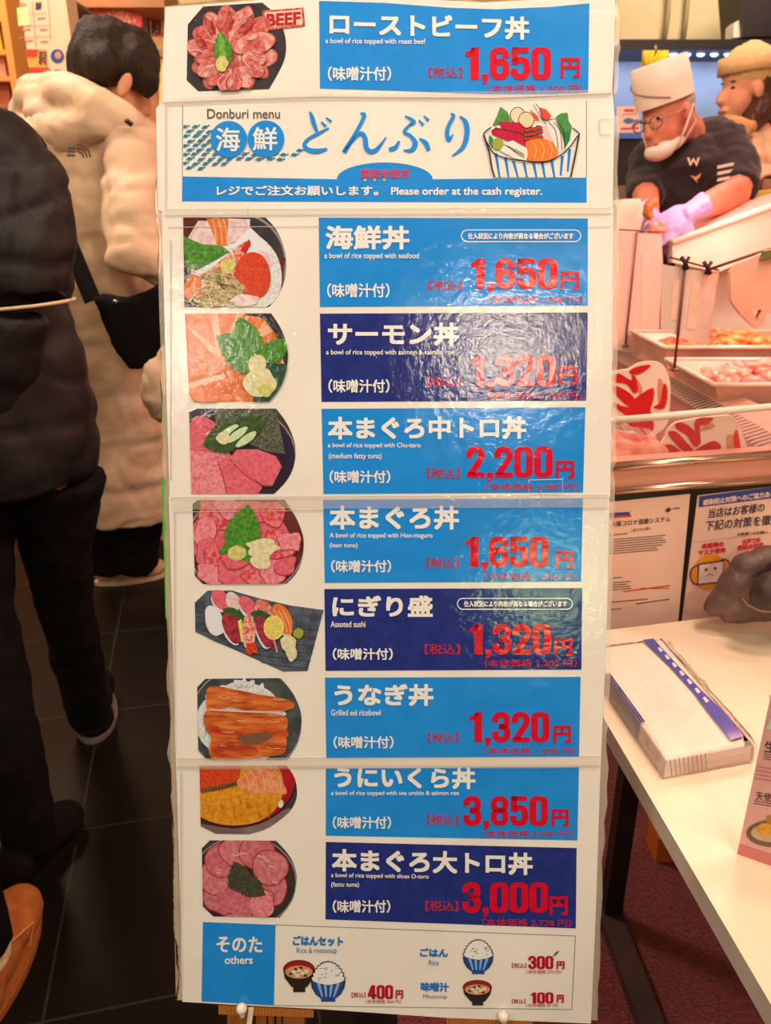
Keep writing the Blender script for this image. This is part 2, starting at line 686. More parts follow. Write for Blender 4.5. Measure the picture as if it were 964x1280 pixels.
# sheets: each is a printed sheet, its print as children parts
SH = {}
sheets = {
    'a': [(204, 130), (205, 60), (208, 11), (325, 2), (400, -3), (480, -1), (604, 5), (690, 1), (740, -3), (768, -8), (767, 60), (764, 118), (620, 124.5), (400, 122.5), (300, 126)],
    'b': [(196, 137), (204, 128), (300, 124), (765, 117), (767, 145), (765, 264), (205, 266), (199, 264)],
    'c': [(203, 262), (766, 261), (762, 622), (213, 625)],
    'd': [(212, 620), (761, 617), (757, 800), (750, 957), (221, 960)],
    'e': [(221, 956), (750, 953), (744, 1140), (738, 1277), (560, 1270), (400, 1259), (300, 1254), (229, 1250), (226, 1120)],
}
hs = {'a': 0.0016, 'b': 0.0008, 'c': 0.0012, 'd': 0.0008, 'e': 0.0004}
for k, pts in sheets.items():
    p = MB()
    p.prism([bd(x, y, hs[k] - 0.0030) for x, y in pts], BN * 0.0030, PAPER)
    SH[k] = part('menu_sheet', p, board)
# tape and edges of the film
tp = [([(206, 262), (765, 260), (765, 268), (206, 270)]), ([(214, 621), (761, 618), (760, 634), (214, 637)]), ([(221, 948), (750, 946), (750, 960), (221, 962)]), ([(205, 122), (300, 118), (765, 112), (765, 119), (300, 126), (205, 131)])]
for q in tp:
    p = Print(bd, 0.0030)
    p.poly(q, TAPE, 0)
    part('tape_strip', p.mb, board, fix=False)
p = Print(bd, 0.0024)
for x0, y0, x1, y1 in ((206, 262, 765, 260), (206, 269, 765, 267), (210, 284, 400, 283), (735, 284, 764, 283), (214, 622, 760, 619), (216, 640, 405, 638), (728, 636, 760, 635), (221, 949, 750, 946), (221, 959, 750, 957),
                       (204, 131, 300, 126.5), (300, 126.5, 400, 122.8), (400, 122.8, 620, 124.8), (620, 124.8, 764, 118.5), (310, 258, 310, 270), (300, 617, 300, 624), (676, 612, 676, 630)):
    p.stroke([(x0, y0), (x1, y1)], 0.8, SEAM, 0, smooth=False)
p.polys([[(x, y), (x + 1, y), (x + 1, y2), (x, y2)] for x, y, y2 in ((207, 132, 262), (213, 300, 600), (218, 640, 940), (226, 965, 1240))], SEAM, 0)
p.stroke([(749, 150), (764, 149)], 0.8, SEAM, 0, False).stroke([(749, 150), (750, 169)], 0.8, SEAM, 0, False).stroke([(750, 169), (764, 168)], 0.8, SEAM, 0, False)
part('sheet_edge_line', p.mb, board, fix=False)
# crinkled clear plastic along both long edges
def fringe(side, pts, wd):
    m = MB()
    vs, fs = [], []
    q = smooth_open(pts, 8)
    for i, (x, y) in enumerate(q):
        n = noise.noise(Vector((x * 0.3, y * 0.06, side)))
        n2 = noise.noise(Vector((x * 0.3, y * 0.21, 5 + side)))
        vs += [bd(x, y, -0.002), bd(x + side * (wd * (0.55 + 0.2 * n)), y, -0.001 + 0.003 * n2), bd(x + side * (wd * (1 + 0.55 * n + 0.25 * n2)), y + 2 * n2, -0.003 + 0.003 * n)]
        if i:
            o = 3 * i
            fs += [(o - 3, o, o + 1, o - 2), (o - 2, o + 1, o + 2, o - 1)]
    m.add(vs, fs, WRAP, True)
    return m


part('plastic_wrap', fringe(-1, [(204, 132), (205, 300), (209, 500), (213, 640), (217, 800), (220, 960), (224, 1100), (229, 1250)], 7.5), board, 'clear crinkled plastic', fix=False)
part('plastic_wrap', fringe(1, [(766, 145), (765, 300), (762, 500), (760, 620), (756, 800), (750, 960), (745, 1140), (738, 1275)], 8), board, 'clear crinkled plastic', fix=False)
part('plastic_wrap', fringe(1, [(768, 0), (767, 60), (765, 118)], 7), board, 'clear crinkled plastic', fix=False)


def H(k):
    return hs[k] + 0.0003


def words(parent, name, k, fn, label=None):
    p = Print(bd, H(k) + 0.0004)
    fn(p)
    return part(name, p.mb, parent, label, fix=False)


def panel(k, quad, m, rows):
    p = Print(bd, H(k))
    p.poly(quad, m, 0)
    o = part('dish_panel', p.mb, board, 'navy blue panel' if m is NAVY else None, fix=False)
    for name, fn in rows:
        words(o, name, k, fn)
    return o


def T(t, x0, y0, x1, y1, m=WHITE, bold=0.0, dy=0):
    return lambda p: p.text(t, x0, y0, x1, y1, m, bold, dy)


def NUM(t, box, yen):
    def fn(p):
        p.number(t, *box, RED)
        p.text('円', *yen, RED, 0.9)
    return fn


def dish(k, quad, m, name, nb, eng, eb, miso, tax, num, nbx, yen, base, bb, eng2=None, e2=None, ndy=0, edy=0, bdy=0, pill=None, patch=None):
    rows = [('dish_name', T(name, *nb, bold=1.0, dy=ndy)), ('english_caption', T(eng, *eb, bold=0.10, dy=edy))]
    if eng2:
        rows.append(('english_caption', T(eng2, *e2, bold=0.10)))
    rows.append(('soup_note', T('（味噌汁付）', *miso, bold=0.35)))
    rows.append(('tax_mark', T('【税込】', *tax, m=SMRED, bold=0.15)))
    rows.append(('price', NUM(num, nbx, yen)))
    rows.append(('base_price', T(base, *bb, m=SMRED, bold=0.08, dy=bdy)))
    if patch:
        rows.append(('price_patch', patch))
    if pill:
        def fn(p):
            x0, y0, x1, y1 = pill[0]
            o = rrect(x0, y0, x1, y1, (y1 - y0) / 2, 8)
            p.stroke(o + [o[0]], 1.2, WHITE, smooth=False)
            p.text('仕入状況により内容が異なる場合がございます', *pill[1], WHITE, 0.25)
        rows.append(('notice_pill', fn))
    return panel(k, quad, m, rows)


dish('a', [(399, 1), (480, 3.5), (560, 9.5), (620, 11.5), (690, 8.5), (737, 4), (735.5, 115.6), (690, 117.5), (610, 117.5), (500, 113.5), (400, 110.5)], BLUE,
     'ローストビーフ丼', (412, 15, 662, 44), 'a bowl of rice topped with roast beef', (407, 47.5, 532, 56), (410, 83, 489, 101), (536, 84, 578, 97),
     '1,650', (582, 59, 689, 99.5), (701, 72, 725, 97), '（本体価格 1,500 円）', (610, 105, 729, 116), ndy=6, edy=1)
dish('c', [(398.5, 272), (735, 273), (735, 382), (400, 383.6)], BLUE, '海鮮丼', (407, 282, 512, 312), 'a bowl of rice topped with seafood', (405.6, 316, 524, 325),
     (409, 354, 487, 372), (536, 351, 578, 362), '1,650', (589, 323, 697, 361), (701, 339, 724, 362), '（本体価格 1,500 円）', (611, 369.5, 729, 380),
     pill=((577, 287.5, 726, 302), (585, 291, 717, 299)))
dish('c', [(400, 392), (735, 390.5), (733, 501), (402, 502.3)], NAVY, 'サーモン丼', (410, 403, 574, 432), 'a bowl of rice topped with salmon & salmon roe', (407.7, 437, 568, 445),
     (410.6, 474, 487, 491), (534, 471, 576, 484), '1,320', (589, 444, 695, 483), (699, 457, 722, 481), '（本体価格 1,200 円）', (609, 489, 727, 500))
dish('c', [(402, 511), (732, 509), (729, 615.6), (404.5, 617.5)], BLUE, '本まぐろ中トロ丼', (410, 521, 658, 549.5), 'a bowl of rice topped with Chu-toro', (410, 553.5, 526, 561),
     (412, 588, 488, 604), (534, 585, 575, 598), '2,200', (583, 558, 691, 597), (695, 576, 718, 598), '（本体価格 2,000 円）', (608, 603.5, 723, 613.5),
     '(medium fatty tuna)', (411, 566.5, 477, 575), ndy=-1,
     patch=lambda p: p.stroke([(661.5, 600), (703.5, 599), (703.5, 617), (661.5, 618), (661.5, 600)], 1.1, ink('patch', pc(190, 215, 225)), smooth=False))
dish('d', [(404, 625), (729, 623), (726.5, 727), (406, 728.6)], BLUE, '本まぐろ丼', (412, 632, 574, 662), 'A bowl of rice topped with Hon-maguro', (412, 666, 541, 674),
     (414, 700, 489, 715.6), (533, 697, 573, 710), '1,650', (582, 670.6, 686, 709), (695, 688.6, 716.5, 711), '（本体価格 1,500 円）', (606, 716, 721, 726),
     '(lean tuna)', (412, 678.7, 447, 685.8))
dish('d', [(405.5, 736.3), (728, 735), (727, 837), (407, 838.6)], NAVY, 'にぎり盛', (415.5, 744.5, 541, 771), 'Assoted sushi', (413.5, 776.5, 457, 784),
     (416, 810, 491, 825), (531, 805, 575, 818), '1,320', (587, 780, 689, 818), (693, 798, 715.6, 820), '（本体価格 1,200 円）', (606, 824, 721, 834),
     pill=((572, 748, 715.6, 761.5), (580, 751, 709, 758.5)))
dish('d', [(406.3, 847), (726, 846), (724, 946), (408, 948.3)], BLUE, 'うなぎ丼', (418, 855, 542, 882.5), 'Grilled eel ricebowl', (414, 887, 476, 894.5),
     (417, 920, 492, 935.6), (535, 916, 573, 928), '1,320', (587, 890, 687, 928), (692, 907, 714, 929), '（本体価格 1,200 円）', (606, 934, 720, 943))
dish('e', [(407.4, 957.5), (724, 956), (722, 1050.5), (407.4, 1044.6)], BLUE, 'うにいくら丼', (418, 958, 594.5, 985), 'a bowl of rice topped with sea urchin & salmon roe', (414, 988.5, 574, 995.5),
     (416, 1020.5, 489, 1036), (534, 1018, 573, 1031), '3,850', (579, 995, 685, 1032.5), (690, 1011.6, 711, 1033), '（本体価格 3,500 円）', (604, 1037.5, 716.5, 1047), ndy=1.5)
dish('e', [(407.4, 1052.4), (721, 1060), (720, 1160.5), (407, 1149.3)], NAVY, '本まぐろ大トロ丼', (415, 1061, 666, 1089), 'a bowl of rice topped with slices O-toro', (414, 1091, 536, 1098),
     (416, 1125, 488, 1141), (532, 1126, 573, 1139), '3,000', (578, 1103, 685, 1141), (687, 1120.5, 710, 1144), '（本体価格 2,728 円）', (603, 1147.5, 714, 1157.5),
     '(fattu tuna)', (414, 1102.6, 449, 1110), ndy=5, edy=2, bdy=1.5)

# ---- title banner
def banner(p):
    dome = arc(481, 224, 60, 21, 180, 360, 24)
    p.poly([(228, 220.5)] + [(x, y) for x, y in dome] + [(733.5, 222), (733.5, 253), (227.5, 251.5)], BLUE, 0)
    p.polys([[(228, 131), (228.8, 131), (228.4, 221), (227.6, 221)], [(733, 126), (733.8, 126), (733.8, 222), (733, 222)]], LINE, 0)


p = Print(bd, H('b'))
banner(p)
ban = part('title_banner', p.mb, board, fix=False)
words(ban, 'english_title', 'b', lambda p: p.text('Donburi menu', 259, 136, 350, 148, GREY, 0.06))


def circ(p):
    p.poly(arc(286, 174, 23, 23), BLUE, 3)
    p.poly(arc(332.5, 173.5, 23, 23), BLUE, 3)
    p.text('海', 270, 159.5, 300, 189, WHITE, 0.4, lay=5)
    p.text('鮮', 316, 159, 347, 188, WHITE, 0.4, lay=5)


def fish(p):
    cells = set()
    for r in range(11):
        for c in range(12):
            x = 232 + c * 12.4 + (r % 2) * 6.2 + R.uniform(-1.2, 1.2)
            yb = 158.5 + r * 5.7 + R.uniform(-.7, .7)
            # the shoal is a band that bends: from the left edge down to the right tip
            top = 157 if x < 262 else (157 + (x - 262) * 1.2 if x < 286 else 186 + 5 * math.sin((x - 300) * 0.045))
            bot = 216 - (x - 228) * 0.20 if x < 300 else 203 - max(0, (x - 340)) * 0.25
            if x > 376 or not top <= yb <= bot:
                continue
            a = math.radians(-14 + 10 * math.sin(x * 0.04))
            q = [(-6, .4), (-1.5, -2.3), (3.4, -0.4), (5.4, -1.3), (5.4, 1.3), (3.4, 0.4), (0, 2.3)]
            p.poly([(max(228.8, x + u * math.cos(a) - v * math.sin(a)), yb + u * math.sin(a) + v * math.cos(a)) for u, v in q], TEAL, 1)


words(ban, 'fish_shoal_print', 'b', fish)
words(ban, 'seafood_title', 'b', circ)


def donburi(p):
    z1 = lambda q: [(200 + x / 3.443, y / 3.443) for x, y in q]
    z2 = lambda q: [(480 + x / 3.213, y / 3.213) for x, y in q]
    S = lambda q, w: p.stroke(q, w, BLUE, 2)
    S(z1([(644, 480), (654, 500), (662, 530), (676, 566)]), [2, 5, 5.5, 4])
    S(z1([(728, 550), (680, 575), (636, 600), (622, 625), (640, 645), (680, 650), (720, 640)]), [2, 4, 4, 5, 6, 6, 3])
    S(z1([(694, 524), (714, 544)]), [2, 4])
    S(z1([(714, 506), (738, 524)]), [2, 4])
    S(z1([(862, 488), (880, 496), (850, 560), (792, 655)]), [2, 5, 4.5, 6])
    S(z1([(792, 655), (840, 592), (868, 574), (884, 598), (888, 635), (908, 652), (936, 640), (974, 590)]), [3, 4, 5.5, 6, 6, 6, 5, 1.5])
    S(z2([(84, 466), (112, 480), (120, 492), (98, 504)]), [2, 4.5, 5, 2])
    S(z2([(112, 494), (82, 528), (108, 546), (126, 575), (112, 602), (78, 604)]), [3, 4.5, 4.5, 6.5, 5.5, 2])
    S(z2([(62, 566), (46, 592), (20, 600)]), [3, 5.5, 5])
    S(z2([(142, 556), (168, 574), (180, 604)]), [2, 6, 5])
    S(z2([(140, 482), (158, 502)]), [2, 4])
    S(z2([(160, 465), (180, 484)]), [2, 4])
    S(z2([(268, 456), (280, 466), (260, 505), (254, 540), (262, 562), (278, 538)]), [2, 4.5, 5, 5.5, 5, 1.5])
    S(z2([(304, 466), (328, 490), (334, 535), (318, 590), (274, 626)]), [2, 6, 6.5, 5.5, 1.5])


words(ban, 'brush_title', 'b', donburi)
def rice_note(p):
    p.text('国産米使用', 451, 211, 511, 222.5, ink('rose', pc(205, 75, 110)), 0.4)
    for x in (456.5, 468.5, 480.5):
        p.poly(arc(x, 225, 1.8, 1.8, n=12), ink('gold', pc(215, 180, 130)), 2)
words(ban, 'rice_note', 'b', rice_note)
words(ban, 'order_note', 'b', lambda p: p.text('レジでご注文お願いします。', 271, 232, 473, 244.5, WHITE, 0.35))
words(ban, 'order_note', 'b', lambda p: p.text('Please order at the cash register.', 489, 234, 678, 246.5, WHITE, 0.3))


def bowl_art(p):
    p.cv = lambda q: (580 + q[0] / 6.025, 120 + q[1] / 6.025)
    CR, LG, DG = ink('bowlcream', pc(246, 228, 202)), ink('leafgreen', pc(88, 150, 70), pc(70, 135, 60), 300), ink('leafdark', pc(40, 130, 70))
    p.poly([(150, 290), (205, 235), (350, 205), (500, 195), (660, 205), (820, 235), (870, 288), (850, 400), (832, 500), (805, 612), (230, 612), (210, 520), (190, 420), (160, 350)], CR, 1)
    bl = ink('artblue', pc(30, 130, 200))
    for x0, x1, y0, t in ((228, 262, 430, 612), (300, 330, 460, 612), (360, 400, 488, 612), (440, 468, 500, 612), (512, 540, 503, 612), (578, 602, 500, 612), (650, 675, 490, 612), (730, 722, 450, 600), (785, 775, 400, 570)):
        wd = 24
        p.poly([(x0, y0), (x0 + wd, y0), (x1 + wd * 0.6, t), (x1, t)], bl, 2)
    p.poly([(215, 225), (250, 150), (275, 80), (330, 120), (350, 190)], LG, 2)
    p.poly([(690, 160), (730, 130), (780, 125), (790, 190), (815, 230), (800, 320), (765, 390), (740, 300)], LG, 2)
    p.poly([(735, 270), (790, 270), (800, 330), (765, 390)], DG, 3)
    p.poly(arc(405, 145, 55, 60), ink('scallop', pc(250, 215, 170)), 3)
    p.poly(arc(470, 180, 58, 60), ink('scallop2', pc(245, 205, 155)), 5)
    p.stroke(arc(405, 145, 55, 60), 5, BLACK, 4)
    p.stroke(arc(470, 180, 58, 60), 5, BLACK, 6)
    tn = ink('arttuna', pc(205, 30, 60), pc(190, 25, 55), 400)
    p.poly([(265, 190), (420, 200), (460, 235), (470, 300), (280, 240)], tn, 6)
    p.poly([(205, 260), (240, 235), (440, 285), (470, 330), (470, 380), (320, 335), (215, 290)], tn, 7)
    p.stroke([(235, 238), (440, 287), (470, 330)], 5, BLACK, 8)
    p.poly([(590, 240), (640, 200), (690, 220), (740, 300), (760, 390), (720, 430), (680, 360)], ink('squid', pc(250, 225, 205)), 6)
    p.poly([(590, 240), (620, 215), (680, 350), (640, 345), (590, 320)], ink('shrimppink', pc(245, 190, 175)), 7)
    for o in (0, 35, 60):
        p.stroke([(640 + o, 200), (690 + o, 260), (712 + o * 0.8, 400)], 5, BLACK, 8)
    p.poly([(565, 85), (620, 100), (660, 150), (640, 180), (590, 165)], ink('shrimpred', pc(230, 80, 50)), 8)
    p.poly([(490, 95), (555, 150), (570, 190), (545, 180)], ink('shrimpred', pc(230, 80, 50)), 8)
    p.stroke([(540, 55), (580, 110), (600, 180), (690, 170)], 5, BLACK, 9)
    p.stroke([(520, 65), (570, 140), (620, 215)], 4, BLACK, 9)
    roe = ink('roe', pc(205, 60, 50))
    for i in range(7):
        for j in range(3):
            x, y = 470 + i * 18 + R.uniform(-5, 5), 255 + j * 35 + R.uniform(-6, 6) - i * 3
            p.poly(arc(x, y, 17, 17, n=12), BLACK, 9)
            p.poly(arc(x, y, 12, 12, n=12), roe, 10)
    p.poly(smooth_closed([(470, 350), (560, 318), (660, 345), (705, 410), (690, 465), (600, 495), (490, 490), (480, 420)]), ink('artsalmon', pc(240, 125, 45)), 10)
    for x in (520, 580, 640):
        p.stroke([(x, 350), (x + 25, 400), (x + 10, 470)], 4, ink('scallop', pc(250, 215, 170)), 11)
    p.poly([(270, 410), (330, 345), (370, 335), (470, 390), (485, 430), (470, 485), (380, 470)], ink('bowlcream', pc(246, 228, 202)), 10)
    for o in (0, 25, 50):
        p.stroke([(300 + o, 365 + o * 0.6), (380 + o * 0.6, 400 + o * .8), (455, 440 + o * 0.5)], 5, BLACK, 11)
    p.poly(arc(255, 360, 42, 45), ink('wasabi', pc(165, 165, 60)), 10)
    p.poly([(190, 290), (220, 320), (215, 395), (190, 350)], DG, 9)
    p.stroke([(205, 235), (160, 270), (150, 300), (185, 370), (240, 440), (380, 480), (600, 495), (720, 450), (800, 380), (850, 310), (870, 285), (820, 240)], 9, BLACK, 12)
    p.stroke([(152, 300), (190, 420), (210, 540), (232, 612)], 12, BLACK, 12)
    p.stroke([(868, 290), (845, 420), (805, 612)], 12, BLACK, 12)


words(ban, 'bowl_illustration', 'b', bowl_art)

# ---- the dish photographs
def leaf_pts(cx, cy, l, wd, ang, teeth=9, r=R):
    pts = []
    ca, sa = math.cos(math.radians(ang)), math.sin(math.radians(ang))
    for sgn in (1, -1):
        seq = range(teeth + 1) if sgn == 1 else range(teeth, -1, -1)
        for i in seq:
            t = i / teeth
            ww = wd * math.sin(math.pi * min(1, t * 0.92 + 0.06)) ** 0.8 * (1 - 0.25 * t)
            for dt, k in ((0, 1.0), (0.035 * sgn, 0.82)):
                tt = t + dt
                pts.append((l * (tt - 0.3), sgn * ww * k))
    return [(cx + x * ca - y * sa, cy + x * sa + y * ca) for x, y in pts]


def blob(cx, cy, rx, ry, irr=0.12, n=12, ang=0, r=R):
    ca, sa = math.cos(math.radians(ang)), math.sin(math.radians(ang))
    o = []
    for i in range(n):
        a = 2 * math.pi * i / n
        k = 1 + r.uniform(-irr, irr)
        x, y = rx * k * math.cos(a), ry * k * math.sin(a)
        o.append((cx + x * ca - y * sa, cy + x * sa + y * ca))
    return smooth_closed(o, 3)


BOWL = ink('bowl_dark', pc(72, 66, 64), pc(58, 52, 52), 60)
BOWLI = ink('bowl_inner', pc(52, 44, 46), pc(64, 54, 54), 60)
RIM = ink('bowl_rim', pc(150, 140, 130))
BROWN = ink('bowl_brown', pc(112, 50, 42), pc(90, 40, 36), 40)
SHISO = ink('shiso', pc(96, 150, 46), pc(62, 120, 40), 260)
SHISOD = ink('shiso_dark', pc(72, 96, 42), pc(52, 78, 36), 260)
WASABI = ink('wasabi_print', pc(225, 210, 120), pc(205, 185, 95), 240)
GINGER = ink('ginger', pc(238, 222, 170), pc(222, 200, 140), 240)
SALM = ink('salmon', pc(238, 130, 62), pc(228, 108, 44), 160)
SALW = ink('salmon_fat', pc(246, 190, 140), pc(240, 170, 115), 200)
TUNA = ink('tuna', pc(232, 110, 116), pc(222, 88, 98), 220)
TUNAL = ink('tuna_light', pc(240, 150, 146), pc(230, 115, 120), 260)
TUNAR = ink('tuna_red', pc(215, 62, 72), pc(236, 130, 124), 200)
BEEF = ink('beef', pc(226, 128, 108), pc(205, 78, 72), 230)
FOLD = ink('fold_soft', pc(196, 96, 84))
BEEFR = ink('beef_red', pc(196, 44, 48), pc(170, 34, 40), 200)
BEEFD = ink('beef_sear', pc(160, 62, 50), pc(205, 90, 80), 260)
RICE = ink('rice', pc(240, 232, 218), pc(214, 204, 190), 420)
ROE = ink('roe_print', pc(232, 84, 36), pc(205, 52, 26), 520)
UNI = ink('uni', pc(236, 160, 40), pc(222, 134, 24), 220)
EEL = ink('eel', pc(232, 126, 56), pc(176, 62, 28), 150, contrast=(.38, .68), stretch=(.25, 1, 1))
EELD = ink('eel_dark', pc(180, 58, 30), pc(220, 100, 44), 160, stretch=(.25, 1, 1))
FLESH = ink('white_flesh', pc(240, 214, 198), pc(232, 180, 170), 160)
NORI = ink('seaweed', pc(112, 108, 84), pc(70, 68, 56), 420)
SLATE = ink('slate', pc(94, 98, 104), pc(68, 72, 80), 90)
FOLDLN = ink('fold_line', pc(180, 56, 62))  # dark red print for fold lines and slice edges
YELL = ink('lemon', pc(240, 206, 70), pc(246, 222, 120), 200)
OTORO = ink('otoro', pc(216, 120, 120), pc(200, 92, 98), 200)
BLEAF = ink('brown_leaf', pc(84, 78, 54), pc(64, 62, 44), 260)


def soft(c):
    for _ in range(2):
        o = []
        n = len(c)
        for i in range(n):
            a, b, d = c[i - 1], c[i], c[(i + 1) % n]
            u, v = (b[0] - a[0], b[1] - a[1]), (d[0] - b[0], d[1] - b[1])
            ang = abs(math.degrees(math.atan2(u[0] * v[1] - u[1] * v[0], u[0] * v[0] + u[1] * v[1])))
            if ang < 42 and b[0] > 400:
                o += [(b[0] - u[0] * .25, b[1] - u[1] * .25), (b[0] + v[0] * .25, b[1] + v[1] * .25)]
            else:
                o.append(b)
        c = o
    return c


def photo(k, z, clip, fn):
    ox, oy, s = z
    cv = lambda q: (ox + q[0] / s, oy + q[1] / s)
    p = Print(bd, H(k), cv)
    p.EPS = 0.00006
    clip = soft(clip)
    cl = [cv(q) for q in clip]
    p.poly(clip, BOWL)
    p.cl = cl
    fn(p)
    return part('dish_photo', p.mb, board, fix=False)


Z1, Z3, Z5, Z7, Z9 = (200, 0, 3.443), (200, 255, 3.443), (200, 505, 3.443), (200, 730, 3.443), (200, 940, 3.443)


def slices(p, cx, cy, rad, inner, n, m1, m2, a0=0, a1=360, wd=None, edge=None):
    for i in range(n):
        a = math.radians(a0 + (a1 - a0) * (i + 0.5) / n + R.uniform(-4, 4))
        ra = (rad + inner) / 2
        wdd = wd or rad * math.pi / n * 1.15
        c = (cx + ra * math.cos(a), cy + ra * math.sin(a))
        b = blob(c[0], c[1], (rad - inner) / 2 * R.uniform(.95, 1.12), wdd, 0.10, 11, math.degrees(a))
        if edge:
            p.poly([(c[0] + (x - c[0]) * 1.07, c[1] + (y - c[1]) * 1.07) for x, y in b], edge)
        p.poly(b, m1 if i % 2 else m2)


def ph_beef(p):
    p.poly(arc(315, 205, 225, 205), BOWLI)
    slices(p, 308, 212, 188, 20, 13, BEEF, ink('beef_pale', pc(240, 172, 150), pc(224, 120, 104), 180), wd=46, edge=FOLD)
    for x, y, a in ((215, 110, 62), (295, 92, 95), (372, 108, 120), (175, 175, 50)):
        p.poly(blob(x, y, 44, 17, .35, 10, a), BEEFD)
        p.poly(blob(x + 14, y + 12, 30, 7, .35, 10, a + 15), BEEFR)
    slices(p, 306, 245, 150, 50, 9, ink('beef_pale', pc(240, 172, 150)), BEEF, a0=-30, a1=190, wd=34, edge=FOLD)
    for i in range(34):
        a = R.uniform(0, 6.28)
        r0 = R.uniform(60, 130)
        p.stroke([(308 + r0 * math.cos(a), 212 + r0 * math.sin(a)), (308 + (r0 + 34) * math.cos(a + .1), 212 + (r0 + 34) * math.sin(a + .1)), (308 + (r0 + 58) * math.cos(a + .05), 212 + (r0 + 58) * math.sin(a + .05))], R.uniform(2, 4), R.choice([FOLD, BEEFR, FLESH]))
    p.poly(leaf_pts(275, 240, 150, 48, -100), SHISO)
    p.poly(leaf_pts(270, 225, 120, 20, -98), ink('shiso_light', pc(130, 180, 70), pc(96, 150, 50), 260))
    p.poly(blob(267, 272, 26, 34, .12), WASABI)


photo('a', Z1, [(120, 105), (185, 28), (440, 11), (500, 60), (535, 130), (546, 200), (535, 270), (470, 383), (165, 392), (115, 345)], ph_beef)


def ph_stamp(p):
    p.cv = lambda q: (200 + q[0] / 3.443, q[1] / 3.443)
    st = ink('stamp_red', pc(205, 60, 48), pc(232, 130, 110), 330)
    p.poly([(440, 45), (618, 32), (624, 112), (445, 132)], st)
    p.poly([(450, 54), (609, 42), (614, 105), (455, 121)], ink('stamp_pale', pc(244, 200, 176)))
    p.text('BEEF', 458, 60, 606, 115, ink('stamp_letter', pc(190, 40, 36)), 3, dy=-10)


words(board, 'beef_stamp', 'a', ph_stamp)


def ph_kaisen(p):
    p.poly(arc(330, 250, 216, 216), RIM)
    p.poly(arc(330, 250, 206, 206), BOWL)
    p.poly([(540, 230), (530, 330), (450, 443), (400, 443), (470, 330), (500, 235)], BROWN)
    p.poly([(100, 58), (190, 58), (130, 140), (100, 145)], BROWN)
    p.poly(blob(330, 300, 200, 190, .05), RICE)
    p.poly([(120, 145), (165, 72), (205, 72), (245, 175), (180, 185)], FLESH)
    p.poly([(200, 62), (295, 62), (290, 180), (250, 180)], SALM)
    for x in (225, 250, 272):
        p.stroke([(x, 64), (x + 12, 110), (x + 18, 175)], 5, SALW)
    p.poly([(295, 62), (388, 66), (386, 120), (330, 160), (288, 175)], FLESH)
    p.poly([(388, 100), (440, 150), (485, 215), (480, 260), (400, 220), (300, 190)], ink('squid_white', pc(236, 226, 216)))
    p.poly([(430, 200), (485, 215), (482, 268), (440, 250)], FLESH)
    p.poly([(100, 138), (180, 172), (265, 178), (300, 205), (200, 262), (150, 285), (110, 265)], SHISO)
    p.poly([(385, 152), (392, 180), (350, 235), (280, 280), (160, 330), (240, 260), (350, 170)], ink('shrimp_stripe', pc(240, 190, 160), pc(222, 90, 66), 260))
    p.poly([(385, 150), (392, 172), (370, 215), (345, 200)], ink('shrimp_tail', pc(205, 40, 36)))
    p.poly(blob(400, 310, 82, 98, .08), ROE)
    p.poly(blob(235, 365, 120, 80, .12), ink('seaweed_mix', pc(214, 180, 120), pc(130, 98, 56), 330, contrast=(.35, .65)))
    p.poly(blob(140, 360, 40, 50, .2), SALM)
    p.poly(blob(370, 415, 60, 26, .15), FLESH)
    p.poly(blob(290, 265, 34, 30, .12), WASABI)
    for i in range(26):
        x, y, a = R.uniform(130, 330), R.uniform(290, 435), R.uniform(0, 3.1)
        p.stroke([(x - 32 * math.cos(a), y - 32 * math.sin(a)), (x + 32 * math.cos(a), y + 32 * math.sin(a))], R.uniform(2.5, 5), R.choice([GINGER, WASABI, SHISOD, SALW]), smooth=False)


photo('c', Z3, [(100, 58), (455, 58), (500, 105), (530, 170), (547, 250), (535, 340), (505, 400), (470, 443), (105, 443)], ph_kaisen)


def ph_salmon(p):
    p.poly(arc(330, 660, 222, 215), BOWLI)
    p.poly([(100, 460), (330, 470), (490, 500), (540, 690), (430, 860), (110, 860)], SALM)
    for q in ([(215, 470), (250, 470), (268, 640), (245, 640)], [(110, 520), (130, 530), (275, 650), (250, 670)], [(335, 470), (360, 470), (300, 590), (282, 580)],
              [(450, 500), (510, 535), (430, 580), (415, 560)], [(120, 770), (270, 735), (275, 750), (125, 800)], [(500, 650), (540, 640), (535, 690), (520, 685)]):
        p.poly(q, SALW)
    for i in range(14):
        x = R.uniform(130, 500)
        y = R.uniform(480, 840)
        p.stroke([(x, y), (x + 30, y + 20)], 2.5, SALW, smooth=False)
    p.poly([(430, 470), (478, 470), (535, 560), (553, 660), (540, 700), (500, 560)], BOWLI)
    p.poly(leaf_pts(400, 660, 250, 105, -150), SHISO)
    p.poly(leaf_pts(385, 620, 200, 80, -110), SHISO)
    p.poly(leaf_pts(470, 650, 150, 60, -40), SHISO)
    p.poly([(440, 680), (550, 690), (545, 780), (470, 860), (400, 850)], ink('leaf_shadow', pc(48, 92, 62), pc(36, 70, 50), 200))
    p.poly(blob(190, 830, 60, 50, .1), SALM)
    p.poly(blob(425, 770, 72, 62, .12), GINGER)
    p.poly(blob(420, 690, 38, 42, .1), GINGER)
    p.poly(blob(455, 800, 34, 30, .15), WASABI)


photo('c', Z3, [(107, 472), (478, 470), (520, 530), (545, 600), (553, 660), (540, 745), (510, 805), (470, 850), (150, 852), (125, 820)], ph_salmon)


